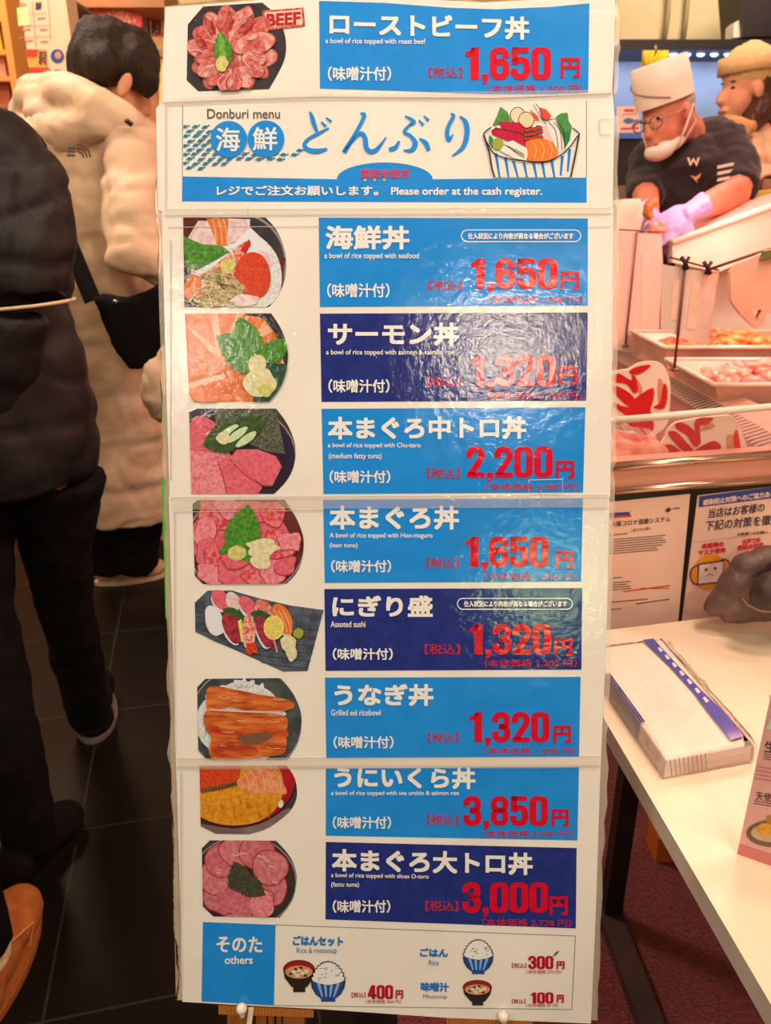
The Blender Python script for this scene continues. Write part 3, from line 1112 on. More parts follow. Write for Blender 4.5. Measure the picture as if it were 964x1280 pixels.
def ph_chutoro(p):
    p.poly(arc(330, 230, 258, 225), RIM)
    p.poly(arc(330, 230, 252, 219), ink('bowl_plum', pc(58, 44, 62), pc(46, 34, 48), 40))
    p.stroke([(128, 70), (180, 52), (260, 40)], 5, RIM)
    p.poly([(235, 20), (500, 25), (540, 215), (460, 205), (240, 110)], NORI)
    p.poly(smooth_closed([(130, 80), (230, 75), (300, 200), (300, 390), (130, 390)], 3), TUNA)
    p.poly([(130, 200), (300, 215), (330, 390), (135, 390)], TUNAL)
    p.poly([(250, 250), (300, 215), (440, 360), (420, 390), (290, 390)], TUNA)
    p.poly([(300, 235), (330, 195), (420, 195), (500, 225), (525, 270), (485, 350), (440, 350)], TUNA)
    p.stroke([(300, 235), (360, 300), (440, 350), (482, 352)], 4, FOLDLN)
    p.stroke([(250, 250), (275, 330), (290, 390)], 4, FOLDLN)
    for i in range(12):
        x, y = R.uniform(140, 300), R.uniform(100, 370)
        p.stroke([(x, y), (x + 30, y - 8), (x + 55, y + 4)], 3, TUNAL)
    p.poly(leaf_pts(310, 130, 230, 75, -25), SHISOD)
    p.poly(leaf_pts(300, 140, 170, 80, 160), SHISOD)
    cu = ink('cucumber', pc(196, 214, 150), pc(220, 226, 176), 200)
    for cx, cy in ((290, 120), (330, 130), (370, 150)):
        p.poly(blob(cx, cy, 60, 22, .08, 10, -35), SHISOD)
        p.poly(blob(cx + 2, cy + 2, 54, 16, .08, 10, -35), cu)
    p.poly(blob(272, 148, 30, 26, .1), GINGER)


photo('c', Z5, [(125, 34), (160, 20), (500, 20), (540, 70), (570, 130), (588, 200), (575, 280), (540, 340), (490, 387), (135, 387)], ph_chutoro)


def ph_maguro(p):
    p.poly(arc(370, 600, 258, 228), RIM)
    p.poly(arc(370, 600, 250, 222), BROWN)
    p.poly(blob(350, 590, 215, 180, .06), TUNA)
    for i, (x, y, rx, ry, a) in enumerate([(230, 480, 85, 55, 60), (310, 460, 70, 50, 20), (400, 470, 80, 50, 0), (490, 470, 60, 45, 40), (190, 560, 70, 50, 100), (200, 640, 70, 45, 80), (250, 690, 70, 50, 60),
                                           (220, 740, 70, 40, 20), (320, 740, 75, 45, 10), (410, 740, 60, 50, 30), (480, 720, 60, 55, 60), (540, 690, 40, 45, 40), (520, 600, 60, 75, 120), (560, 590, 40, 50, 90), (320, 680, 60, 30, 10)]):
        b = blob(x, y, rx, ry, .22, 10, a)
        p.poly([(x + (u - x) * 1.06, y + (v - y) * 1.06 + 3) for u, v in b], FOLDLN)
        p.poly(b, (TUNAR, TUNAL, TUNA)[i % 3])
    p.poly(leaf_pts(350, 590, 220, 95, -80), SHISO)
    p.poly([(250, 640), (290, 590), (380, 560), (470, 590), (400, 690), (300, 650)], SHISO)
    p.poly(blob(330, 640, 40, 32, .1), WASABI)
    p.poly(blob(440, 620, 68, 36, .25, 14), GINGER)
    p.poly(blob(435, 670, 42, 45, .15, 14), GINGER)


photo('d', Z5, [(140, 430), (165, 412), (535, 412), (575, 465), (605, 530), (622, 590), (612, 680), (585, 735), (545, 773), (185, 775), (150, 740)], ph_maguro)


def ph_sushi(p):
    for i in range(9):
        p.stroke([(152, 110 + i * 26), (400, 180 + i * 30), (690, 200 + i * 34)], 3, ink('slate_vein', pc(60, 64, 72)))
    def nig(x, y, l, wd, a, m):
        p.poly(blob(x - 4, y + 14, l * .9, wd * .9, .05, 10, a), RICE)
        p.poly(blob(x, y, l, wd, .07, 10, a), m)
    nig(260, 66, 52, 32, 55, TUNA)
    nig(318, 70, 40, 26, 50, FLESH)
    nig(380, 95, 50, 30, 50, TUNA)
    nig(450, 105, 50, 28, 45, ink('yellowtail', pc(226, 150, 130), pc(210, 80, 70), 200))
    nig(528, 150, 75, 36, 65, SALM)
    for o in (-14, 4, 22):
        p.stroke([(505 + o, 110), (525 + o, 150), (545 + o, 205)], 4, SALW)
    nig(235, 155, 66, 36, 70, ink('squid_white', pc(236, 226, 216)))
    p.poly(leaf_pts(300, 122, 90, 30, 20), SHISOD)
    p.poly(leaf_pts(420, 132, 90, 26, 10), SHISOD)
    nig(310, 190, 72, 36, 65, ink('tuna_deep', pc(150, 36, 50), pc(180, 60, 70), 200))
    p.poly([(335, 160), (350, 150), (368, 245), (350, 250)], YELL)
    nig(383, 200, 70, 30, 88, ink('shrimp_stripe', pc(240, 190, 160), pc(222, 90, 66), 260))
    p.poly([(372, 255), (410, 255), (425, 300), (400, 295), (388, 308), (372, 295)], ROE)
    nig(450, 205, 72, 32, 70, ink('tuna_deep', pc(150, 36, 50), pc(180, 60, 70), 200))
    p.stroke([(470, 180), (490, 240), (505, 295)], 9, TUNAL)
    p.poly(arc(490, 188, 44, 52), YELL)
    p.poly(arc(490, 188, 36, 43), ink('lemon_flesh', pc(240, 214, 120), pc(228, 190, 80), 300))
    for a in range(0, 180, 30):
        p.stroke([(490 - 34 * math.cos(math.radians(a)), 188 - 40 * math.sin(math.radians(a))), (490 + 34 * math.cos(math.radians(a)), 188 + 40 * math.sin(math.radians(a)))], 3, YELL, smooth=False)
    p.poly(blob(596, 212, 22, 22, .06), ink('wasabi', pc(165, 165, 60)))
    p.poly(blob(552, 258, 38, 36, .2), GINGER)
    p.poly(blob(565, 298, 22, 34, .2), GINGER)


p_ = None
def slate_photo():
    ox, oy, s = Z7
    cv = lambda q: (ox + q[0] / s, oy + q[1] / s)
    p = Print(bd, H('d'), cv)
    p.EPS = 0.00006
    pl = [(150, 80), (205, 28), (310, 28), (430, 62), (560, 92), (705, 112), (635, 375), (530, 377), (152, 207)]
    p.poly(pl, SLATE)
    p.cl = [cv(q) for q in [(148, 80), (205, 26), (312, 26), (706, 110), (637, 377), (530, 379), (150, 209)]]
    ph_sushi(p)
    return part('dish_photo', p.mb, board, fix=False)


slate_photo()


def ph_eel(p):
    p.poly(arc(370, 590, 246, 236), RIM)
    p.poly(arc(370, 590, 240, 230), ink('bowl_green', pc(84, 88, 80), pc(60, 66, 62), 50))
    p.poly(blob(350, 600, 185, 185, .06, 16), RICE)
    for i in range(24):
        a = R.uniform(0, 6.28)
        p.poly(blob(350 + 175 * math.cos(a), 590 + 165 * math.sin(a), 20, 12, .2, 8, R.uniform(0, 180)), RICE)
    p.poly(smooth_closed([(200, 500), (205, 450), (250, 440), (400, 470), (540, 495), (580, 522), (540, 545), (400, 550), (300, 530), (210, 545)]), EEL)
    p.poly(smooth_closed([(190, 560), (230, 540), (400, 555), (540, 570), (545, 640), (540, 720), (480, 740), (230, 755), (220, 650), (192, 610)]), EEL)
    p.poly(smooth_closed([(200, 600), (300, 625), (440, 610), (540, 625), (540, 660), (400, 655), (230, 660)]), EELD)
    p.poly(smooth_closed([(230, 690), (330, 680), (420, 710), (400, 740), (240, 735)]), EELD)
    p.poly(smooth_closed([(330, 660), (420, 640), (490, 645), (440, 685), (360, 690)]), ink('eel_skin', pc(128, 84, 62)))
    for i in range(22):
        x, y = R.uniform(220, 500), R.choice([R.uniform(460, 530), R.uniform(560, 720)])
        p.stroke([(x, y), (x + 25, y + 5), (x + 50, y + 3)], 3, R.choice([SALW, EELD, SALM]))
    p.stroke([(210, 540), (340, 548), (520, 552)], 7, ink('eel_gap', pc(236, 190, 150)))


photo('d', Z7, [(160, 445), (195, 408), (520, 405), (575, 470), (605, 540), (612, 590), (600, 680), (550, 757), (200, 757), (165, 720)], ph_eel)


def ph_uni(p):
    p.poly([(100, 300), (320, 330), (560, 240), (700, 400), (100, 420)], ink('bowl_foot', pc(140, 112, 104), pc(120, 92, 88), 30))
    p.poly(arc(320, 110, 272, 218), ink('bowl_rimred', pc(70, 28, 28)))
    p.poly(arc(320, 108, 264, 210), ink('bowl_red', pc(186, 30, 36), pc(170, 24, 30), 30))
    p.poly(blob(320, 150, 215, 168, .02), UNI)
    p.poly([(120, 50), (350, 50), (340, 140), (260, 165), (120, 180)], ROE)
    p.poly(smooth_closed([(330, 130), (380, 90), (420, 62), (500, 62), (525, 120), (545, 180), (470, 175), (380, 180)]), ink('salmon_print', pc(236, 120, 70), pc(240, 160, 110), 140))
    for a in range(5):
        p.stroke([(350 + a * 35, 80), (375 + a * 35, 110), (385 + a * 34, 165)], 4, SALW)
    for i in range(11):
        p.poly(leaf_pts(185 + i * 14, 172 - i * 3, 26, 7, -90, 3), SHISOD)
    for i in range(26):
        x, y = R.uniform(190, 480), R.uniform(190, 262)
        p.stroke([(x, y), (x + 5, y + 14), (x + 2, y + 30)], 3, ink('uni_line', pc(200, 116, 20)))
    p.poly(blob(520, 225, 12, 18, .2), RICE)


photo('e', Z9, [(170, 60), (545, 58), (580, 105), (592, 170), (585, 215), (555, 265), (430, 355), (240, 352), (175, 320)], ph_uni)


def ph_otoro(p):
    p.poly(arc(360, 560, 230, 200), RIM)
    p.poly(arc(360, 560, 224, 195), ink('bowl_umber', pc(66, 52, 46), pc(54, 42, 38), 40))
    slices(p, 360, 545, 190, 60, 9, OTORO, ink('otoro2', pc(222, 132, 130), pc(206, 104, 106), 200), wd=74, edge=FOLDLN)
    p.poly(blob(330, 650, 90, 45, .15, 12, 10), OTORO)
    p.poly(blob(440, 650, 60, 50, .15, 12, 60), TUNAL)
    for i in range(10):
        a = R.uniform(3.4, 6.4)
        x, y = 360 + 125 * math.cos(a), 545 + 115 * math.sin(a)
        p.stroke([(x, y), (x + 16, y + 8), (x + 26, y + 4)], 4, FLESH)
    p.poly(leaf_pts(350, 560, 130, 60, -110), BLEAF)
    p.poly(leaf_pts(360, 560, 150, 60, 30), BLEAF)
    p.poly(blob(345, 555, 55, 48, .2, 14), BLEAF)


photo('e', Z9, [(180, 415), (215, 380), (500, 382), (560, 445), (586, 510), (590, 560), (572, 645), (515, 713), (230, 708), (185, 665)], ph_otoro)

# ---- side menu at the foot
def side(p):
    p.poly([(253.7, 1152.5), (344.6, 1156), (342.5, 1257), (252, 1251.8)], BLUE, 0)
    for a, b in (((344, 1156), (720, 1170)), ((719.6, 1170), (715, 1261.6)), ((342, 1256.8), (715, 1262))):
        p.stroke([a, b], 0.9, LINE, 0, smooth=False)


p = Print(bd, H('e'))
side(p)
sd = part('side_menu_panel', p.mb, board, fix=False)
words(sd, 'heading', 'e', lambda p: (p.text('そのた', 270.6, 1170, 328, 1190, WHITE, 0.5, dy=1), p.text('others', 281, 1195, 316, 1205, WHITE, 0.25)))


def rice_art(p, x0, y0, x1, y1):
    wv, h = x1 - x0, y1 - y0
    u = lambda q: [(x0 + a * wv, y0 + b * h) for a, b in q]
    lay = 0
    BW = ink('bowl_art_blue', pc(30, 78, 150))
    bl = [(0.0, .5), (.03, .66), (.14, .82), (.3, .92), (.3, .99), (.7, .99), (.7, .92), (.86, .82), (.97, .66), (1, .5)]
    p.poly(u(bl), BLACK, 2)
    p.poly(u([(.5 + (a - .5) * .92, b * .985) for a, b in bl]), BW, 3)
    for c in (.16, .36, .56, .76):
        p.poly(u([(c, .52), (c + .1, .52), (.5 + (c - .42) * .55, .88), (.5 + (c - .5) * .55, .88)]), ink('bowl_art_pale', pc(150, 175, 205)), 4)
    mound = []
    for i in range(14):
        a = math.pi * i / 13
        mound += [(.5 - .47 * math.cos(a) * (1 - .12 * math.sin(a)), .5 - .46 * math.sin(a))]
    pts = []
    for i in range(13):
        a, b = mound[i], mound[i + 1]
        pts += [a, ((a[0] + b[0]) / 2 + ((a[0] + b[0]) / 2 - .5) * .12, (a[1] + b[1]) / 2 - .03)]
    pts += [mound[-1], (.8, .56), (.5, .6), (.2, .56)]
    p.poly(u(pts), BLACK, 5)
    p.poly(u([(.5 + (a - .5) * .93, .5 + (b - .5) * .94) for a, b in pts]), ink('rice_art', pc(246, 236, 218)), 6)
    for i in range(16):
        a, b = R.uniform(.18, .82), R.uniform(.16, .5)
        if (a - .5) ** 2 / .16 + (b - .5) ** 2 / .17 < 1:
            p.stroke(u([(a, b), (a + .03, b + .015), (a + .06, b)]), 0.7, GREY, 7)


def miso_art(p, x0, y0, x1, y1):
    wv, h = x1 - x0, y1 - y0
    u = lambda q: [(x0 + a * wv, y0 + b * h) for a, b in q]
    p.poly(u([(0, .28), (.05, .55), (.25, .8), (.32, .85), (.32, .98), (.7, .98), (.7, .85), (.78, .8), (.95, .55), (1, .28)]), BLACK, 1)
    p.poly(u(arc(.5, .28, .5, .28)), BLACK, 2)
    p.poly(u(arc(.5, .28, .47, .26)), ink('bowl_art_red', pc(165, 28, 36)), 3)
    p.poly(u(arc(.5, .37, .43, .2)), ink('soup', pc(214, 150, 96)), 4)
    for a, b in ((.34, .36), (.5, .3), (.62, .4), (.45, .46), (.74, .34)):
        p.poly(u(rrect(a - .07, b - .05, a + .07, b + .06, .03, 3)), ink('tofu', pc(240, 214, 180)), 5)
    for a, b in ((.24, .42), (.56, .24), (.7, .48), (.4, .28)):
        p.poly(u(arc(a, b, .06, .04, n=8)), ink('wakame', pc(44, 62, 34)), 6)


def price_small(t, tax, nb, yen, base, bb):
    def fn(p):
        p.text('【税込】', *tax, DKRED, 0.08)
        p.number(t, *nb, DKRED)
        p.text('円', *yen, DKRED, 0.5)
        p.text(base, *bb, DKRED, 0)
    return fn


LBL = ink('small_blue_grey', pc(92, 130, 150))
words(sd, 'side_dish_name', 'e', lambda p: (p.text('ごはんセット', 366, 1169.5, 429, 1182, BTEXT, 0.55, dy=1), p.text('Rice & misosoup', 371, 1184.5, 421, 1193.5, LBL, 0)))
words(sd, 'soup_bowl_illustration', 'e', lambda p: miso_art(p, 354, 1200, 393.5, 1241))
words(sd, 'rice_bowl_illustration', 'e', lambda p: rice_art(p, 388.5, 1200, 432, 1252.5))
words(sd, 'price', 'e', price_small('400', (439.6, 1240.5, 457, 1247), (460, 1231.5, 491.5, 1249), (494.6, 1237.6, 504, 1248.5), '（本体価格 364 円）', (457, 1249.5, 501, 1254.5)))
words(sd, 'side_dish_name', 'e', lambda p: (p.text('ごはん', 525, 1185, 560, 1195.6, BTEXT, 0.5, dy=1), p.text('Rice', 536, 1200, 548.5, 1206.5, LBL, 0)))
words(sd, 'rice_bowl_illustration', 'e', lambda p: rice_art(p, 578.7, 1173, 617, 1218))
words(sd, 'price', 'e', price_small('300', (640, 1204, 658, 1210), (660.5, 1195, 692, 1211.5), (696, 1201.5, 706, 1211.5), '（本体価格 273 円）', (658, 1212.5, 702, 1217.5)))
words(sd, 'side_dish_name', 'e', lambda p: (p.text('味噌汁', 526, 1227.5, 561.5, 1239, BTEXT, 0.5, dy=1), p.text('Misosoup', 529, 1243, 559, 1249.5, LBL, 0)))
words(sd, 'soup_bowl_illustration', 'e', lambda p: miso_art(p, 578.7, 1225, 615, 1257.5))
words(sd, 'price', 'e', price_small('100', (640, 1249, 657, 1254.5), (663.6, 1240.5, 692, 1254.5), (696, 1243.5, 705, 1253.5), '（本体価格 91 円）', (658, 1254.7, 698, 1259)))
words(sd, 'scuff_mark', 'e', lambda p: p.poly([(691, 1196), (695, 1190), (699.5, 1188.5), (696.5, 1193)], ink('scuff', pc(110, 100, 88)), 2))

# ================================================================ EASEL under the board
eb = bd(482, 1285, -0.02)
easel = thing('easel', 'orange wooden easel legs holding up the menu board', 'easel', (eb.x, eb.y, 0))
for nm, x0, x1, ys in (('front_leg', 284, 380, 1258), ('front_leg', 572, 664, 1270)):
    m = MB()
    a, b = bd(x0, ys, -0.020), bd(x1, ys, -0.020)
    down = (-BN.cross(BU)).normalized()
    if down.z > 0:
        down = -down
    ln = (a.z - 0.016) / -down.z
    for t0, t1, off in ((0.0, 0.32, 0), (0.36, 0.50, .006), (0.53, 0.60, .003), (0.63, 0.70, .006), (0.73, 1.0, 0)):
        p0, p1 = a.lerp(b, t0) - BN * off, a.lerp(b, t1) - BN * off
        back = -BN * 0.022
        m.hexa([p0, p1, p1 + back, p0 + back], [v + down * (ln - (0.022 * 0.3)) for v in (p0, p1, p1 + back, p0 + back)], WOOD)
    part(nm, m, easel)
for x0, x1, y0, y1, hh in ((273, 392, 1257, 1268, 0.004), (558, 666, 1272, 1280, 0.004)):
    m = MB()
    q = [bd(x0, y0, hh - 0.004), bd(x1, y0 + (6 if x0 < 400 else 4), hh - 0.004), bd(x1, y1 + 4, hh - 0.004), bd(x0, y1, hh - 0.004)]
    m.hexa(q, [v - BN * 0.03 for v in q], WOOD)
    part('ledge', m, easel)
for x in (330, 615):
    m = MB()
    a = bd(x, 900, -0.025)
    m.beam(a, (a.x, a.y + 0.42, 0.012), BU * 0.018, Vector((0, 0.008, 0.004)), WOOD)
    part('back_leg', m, easel)
KN = mat('white_plastic', rgb(235, 228, 215), rgb(225, 216, 200), 30, rough=0.35)
for x, y in ((302, 1261), (629, 1271)):
    m = MB()
    c = bd(x, y, 0.006)
    m.ell(c, (0.0062, 0.0062, 0.0062), KN)
    m.tube([c - BN * 0.01, c, bd(x + 0.5, y + 8, 0.006), bd(x + 0.5, y + 11, 0.005)], [0.003, 0.005, 0.0035, 0.002], KN)
    part('ledge_peg', m, easel, 'white rounded peg')
m = MB()
m.beam(bd(314, 1260, 0.001), bd(311, 1285, 0.001), BU * 0.0028, BN * 0.001, KN)
part('tie_strip', m, easel, 'white strip')

# ================================================================ organic bodies
def organic(name, mb, parent, m, voxel=0.012, it=6, disp=None, label=None, fac=0.6):
    """one continuous surface grown around overlapping forms"""
    t = bpy.data.meshes.new('tmp')
    t.from_pydata([tuple(v) for v in mb.v], [], mb.f)
    bm = bmesh.new()
    bm.from_mesh(t)
    bmesh.ops.recalc_face_normals(bm, faces=bm.faces)
    bm.to_mesh(t)
    bm.free()
    o = bpy.data.objects.new('tmp', t)
    COL.objects.link(o)
    r = o.modifiers.new('r', 'REMESH')
    r.mode = 'VOXEL'
    r.voxel_size = voxel
    if it:
        sm = o.modifiers.new('s', 'SMOOTH')
        sm.iterations = it
        sm.factor = fac
    bpy.context.view_layer.update()
    me = bpy.data.meshes.new_from_object(o.evaluated_get(bpy.context.evaluated_depsgraph_get()))
    bpy.data.objects.remove(o)
    bpy.data.meshes.remove(t)
    me.name = name
    me.materials.clear()
    me.materials.append(m)
    if disp:
        ns = [v.normal.copy() for v in me.vertices]
        for v, n in zip(me.vertices, ns):
            v.co += n * disp(v.co)
    b = Vector(parent['_b'])
    for v in me.vertices:
        v.co -= b
    for p in me.polygons:
        p.use_smooth = True
        p.material_index = 0
    ob = bpy.data.objects.new(name, me)
    COL.objects.link(ob)
    ob.parent = parent
    ob['_b'] = list(b)
    if label:
        ob['label'] = label
    return ob


def creases(amp, sc, sc2=1.0):
    return lambda c: amp * (noise.noise(Vector((c.x * sc, c.y * sc, c.z * sc * sc2))) + 0.5 * noise.noise(Vector((c.x * sc * 2.3 + 4, c.y * sc * 2.3, c.z * sc * sc2 * 2.3))))


def ridge(c, sc, sq=.55):
    a = noise.noise(Vector((c.x * sc, c.y * sc, c.z * sc * sq)) + Vector((3.1, 0, 1.7)))
    b = noise.noise(Vector((c.x * sc * .6, c.y * sc * .6, c.z * sc * 1.5)) + Vector((9.1, 4, 0)))
    return max(0, 1 - 5 * abs(a)) ** 1.5 + .8 * max(0, 1 - 5 * abs(b)) ** 1.5


def quilt(amp, pitch, cr, sc):
    g = creases(cr, sc)
    f = lambda c: g(c) - .007 * ridge(c, 9)
    return lambda c: amp * (abs(math.sin(c.z * math.pi / pitch + 0.6 * noise.noise(c * 5))) ** 0.4 - 0.8) + f(c)


def frame3(f, u):
    f = Vector(f).normalized()
    r = f.cross(Vector(u)).normalized()
    u = r.cross(f)
    return r, f, u


def head_forms(mb, c, f, u, s=1.0, neck=0.16, ears=True):
    r, f, u = frame3(f, u)
    M = Matrix((r, f, u)).transposed()
    S = lambda *a: tuple(x * s for x in a)
    mb.ell(c + (u * .02 - f * .012) * s, S(.074, .092, .095), None, M)
    mb.ell(c + (f * .03 - u * .045) * s, S(.058, .062, .078), None, M)
    mb.ell(c + (f * .048 - u * .098) * s, S(.036, .036, .028), None, M)
    mb.ell(c + (f * .094 - u * .030) * s, S(.013, .022, .030), None, M)
    mb.ell(c + (f * .102 - u * .045) * s, S(.018, .019, .015), None, M)
    mb.ell(c + (f * .086 - u * .080) * s, S(.026, .016, .016), None, M)
    if ears:
        for sg in (-1, 1):
            mb.ell(c + (r * sg * .078 - u * .022 - f * .008) * s, S(.012, .022, .033), None, M)
    return r, f, u


def face_parts(parent, c, f, u, s=1.0, skin_dark=None, mouth=True):
    r, f, u = frame3(f, u)
    M = Matrix((r, f, u)).transposed()
    for sg in (-1, 1):
        part('eye', MB().ell(c + (f * .0685 + r * sg * .0255 - u * .004) * s, (.011 * s, .008 * s, .006 * s), DARKHAIR, M), parent)
        part('eyebrow', MB().ell(c + (f * .070 + r * sg * .025 + u * .018) * s, (.016 * s, .006 * s, .0035 * s), DARKHAIR, M), parent)
    if mouth:
        part('mouth', MB().ell(c + (f * .094 - u * .082) * s, (.022 * s, .007 * s, .006 * s), LIPS, M), parent)


def hand_forms(mb, wrist, d, up, s=1.0, side=1, curl=0.5):
    """palm, four unequal bent fingers and a side thumb; d points along the hand, up out of its back"""
    d = Vector(d).normalized()
    x = d.cross(Vector(up)).normalized()
    up = x.cross(d)
    M = Matrix((x, d, up)).transposed()
    S = s
    mb.ell(wrist + d * .045 * S, (.040 * S, .052 * S, .018 * S), None, M)
    for i, (off, ln) in enumerate(((-.030, .070), (-.010, .080), (.011, .076), (.030, .060))):
        p = wrist + (d * .082 + x * off) * S
        pts = [p - d * .02 * S, p]
        a = 0.25
        for k, fr in enumerate((.45, .32, .23)):
            dd = d * math.cos(a) - up * math.sin(a)
            p = p + dd * ln * fr * S
            pts.append(p)
            a += curl
        mb.tube(pts, [.010 * S, .0098 * S, .009 * S, .0085 * S, .007 * S], None, 8)
    p = wrist + (d * .025 - x * side * .032) * S
    q = p + (d * .030 - x * side * .026 - up * .010) * S
    mb.tube([p, q, q + (d * .030 - x * side * .004 - up * .016) * S], [.013 * S, .011 * S, .008 * S], None, 8)


SKIN = mat('skin', rgb(226, 166, 128), rgb(214, 148, 112), 18, rough=0.55)
LIPS = mat('lips', rgb(178, 84, 76), rough=0.5)
DARKHAIR = mat('black_hair', rgb(38, 28, 22), rgb(58, 42, 30), 60, rough=0.6, stretch=(5, 5, .6), contrast=(.4, .75), bump=.5, bscale=60, spec=.3)
BROWNHAIR = mat('brown_hair', rgb(84, 46, 30), rgb(58, 32, 24), 60, rough=0.45, stretch=(5, 5, 1))
GREYHAIR = mat('grey_hair', rgb(196, 186, 176), rgb(150, 138, 130), 90, rough=0.6)
CREAM = mat('cream_nylon', rgb(236, 204, 172), rgb(226, 192, 158), 12, rough=0.6, bump=0.35, bscale=14)
BLACKN = mat('black_nylon', (0.015, 0.0125, 0.0125, 1), (0.026, 0.021, 0.020, 1), 14, rough=0.5, bump=0.35, bscale=11, spec=0.25)
BLACKT = mat('black_twill', (0.006, 0.005, 0.005, 1), (0.009, 0.0075, 0.007, 1), 30, rough=0.9, spec=0.12)
TAN = mat('tan_suede', rgb(206, 126, 56), rgb(184, 104, 44), 40, rough=0.85, bump=0.15, bscale=160)
FLEECE = mat('cream_fleece', rgb(240, 222, 190), rgb(220, 198, 160), 90, rough=1, bump=0.6, bscale=200)
BEIGE = mat('beige_leather', rgb(206, 176, 132), rgb(190, 158, 116), 30, rough=0.6)
PALE = mat('pale_trim', rgb(225, 200, 170), rough=0.6)


def shoe(parent, toe, heel, wd, h, m, sole, name='shoe', label=None):
    toe, heel = Vector(toe), Vector(heel)
    d = (toe - heel).normalized()
    L = (toe - heel).length
    x = d.cross(Vector((0, 0, 1))).normalized()
    M = Matrix((x, d, Vector((0, 0, 1)))).transposed()
    mb = MB()
    g = lambda a, z: Vector((0, 0, 0)) + heel + d * (L * a) + Vector((0, 0, z - heel.z))
    mb.ell(g(.74, h * .36), (wd * .52, L * .27, h * .36), None, M)
    mb.ell(g(.45, h * .48), (wd * .42, L * .30, h * .45), None, M)
    mb.ell(g(.18, h * .55), (wd * .42, L * .18, h * .52), None, M)
    o = organic(name, mb, parent, m, 0.007, 3, label=label)
    out = [g(.5 + .5 * math.cos(a) * (1.0), 0.001) + x * (wd * .5 * math.sin(a) * (1.0 + .12 * math.cos(a))) for a in [2 * math.pi * i / 22 for i in range(22)]]
    part('sole', MB().prism(out, Vector((0, 0, h * .14)), sole), o)
    return o


# ---------------------------------------------------------------- person in the cream down jacket
q = at_y
A = thing('person', 'person in a cream hooded down jacket and black trousers, head bowed, seen from behind', 'person', (at_y(155, 735, 2.45).x, 2.42, 0))
hc = at_y(146, 90, 2.3)
hf, hu = (0.74, 0.42, -0.52), (0.35, 0.2, 0.9)
mb = MB()
r_, f_, u_ = head_forms(mb, hc, hf, hu, 1.0)
mb.tube([hc - u_ * .03 - f_ * .03, at_y(118, 128, 2.3), at_y(112, 180, 2.3)], [.062, .06, .075], None)
mb.tube([at_y(112, 180, 2.3), at_y(125, 300, 2.32), at_y(140, 470, 2.36)], [.08, .09, .10], None)
for sx in (-14, 22):
    mb.tube([at_y(140 + sx, 480, 2.38), at_y(148 + sx, 620, 2.42), at_y(150 + sx, 715, 2.46)], [.085, .06, .045], None)
mb.tube([at_y(165, 190, 2.2), at_y(165, 320, 2.08), at_y(255, 335, 2.2)], [.05, .042, .032], None)
hand_forms(mb, at_y(255, 335, 2.2), (1, .3, -.05), (0, -.4, 1), 0.95)
organic('body', mb, A, SKIN, 0.011, 3)
mb = MB()
M = Matrix(frame3(hf, hu)).transposed()
mb.ell(at_y(143, 72, 2.3), (.096, .112, .086), None, M)
mb.ell(at_y(162, 70, 2.33), (.075, .08, .072), None, M)
mb.ell(at_y(112, 78, 2.26), (.05, .06, .075), None)
mb.ell(at_y(130, 82, 2.22), (.055, .05, .05), None)
mb.ell(at_y(172, 80, 2.27), (.052, .066, .066), None)
mb.ell(at_y(183, 98, 2.27), (.03, .05, .045), None)
mb.ell(at_y(101, 84, 2.27), (.03, .05, .055), None)
organic('hair', mb, A, DARKHAIR, 0.009, 3, lambda c: .006 * noise.noise(Vector((c.x * 60, c.y * 60, c.z * 9))) + 0.003 * noise.noise(c * 30))
mb = MB()
mb.ell(at_y(156, 106, 2.19), (.012, .016, .033), SKIN, M)
organic('ear', mb, A, SKIN, 0.005, 2)
# jacket: coat body, sleeves, hood
mb = MB()
rows = [(165, 112, .15, .13), (200, 112, .205, .16), (260, 118, .215, .17), (340, 128, .21, .17), (430, 138, .21, .17), (520, 148, .21, .175), (600, 154, .205, .175), (636, 158, .20, .17)]
for i in range(len(rows) - 1):
    a, b = rows[i], rows[i + 1]
    for t in (0, .5):
        y = a[0] + (b[0] - a[0]) * t
        c = at_y(a[1] + (b[1] - a[1]) * t, y, 2.32 + (y - 165) * 0.0002)
        rx, ry = a[2] + (b[2] - a[2]) * t, a[3] + (b[3] - a[3]) * t
        mb.add([c + Vector((rx * math.cos(k * .3927), ry * math.sin(k * .3927), dz)) for dz in (-.075, .075) for k in range(16)],
               [tuple(range(16)), tuple(range(16, 32))] + [(k, (k + 1) % 16, 16 + (k + 1) % 16, 16 + k) for k in range(16)], None)
mb.ell(at_y(165, 185, 2.2), (.085, .09, .09), None)
mb.ell(at_y(55, 190, 2.36), (.10, .10, .10), None)
organic('coat', mb, A, CREAM, 0.012, 10, quilt(.011, .150, .009, 10))
mb = MB()
mb.tube([at_y(165, 178, 2.2), at_y(168, 240, 2.13), at_y(168, 322, 2.06), at_y(215, 338, 2.08), at_y(262, 336, 2.18)], [.082, .088, .078, .07, .055], None, 14)
organic('sleeve', mb, A, CREAM, 0.011, 4, quilt(.010, .12, .010, 12))
mb = MB()
mb.tube([at_y(28, 150, 2.4), at_y(45, 122, 2.34), at_y(85, 118, 2.22), at_y(125, 135, 2.16), at_y(165, 155, 2.16), at_y(186, 170, 2.22)], [.045, .06, .055, .05, .042, .03], None, 12)
mb.tube([at_y(30, 150, 2.4), at_y(52, 172, 2.3), at_y(80, 168, 2.2), at_y(125, 152, 2.15), at_y(172, 160, 2.16)], [.045, .055, .055, .042, .03], None, 12)
mb.ell(at_y(85, 142, 2.26), (.12, .07, .05), None)
organic('hood', mb, A, CREAM, 0.010, 4, lambda c: .006 * noise.noise(c * 13) - .004 * ridge(c, 11, 1.4))
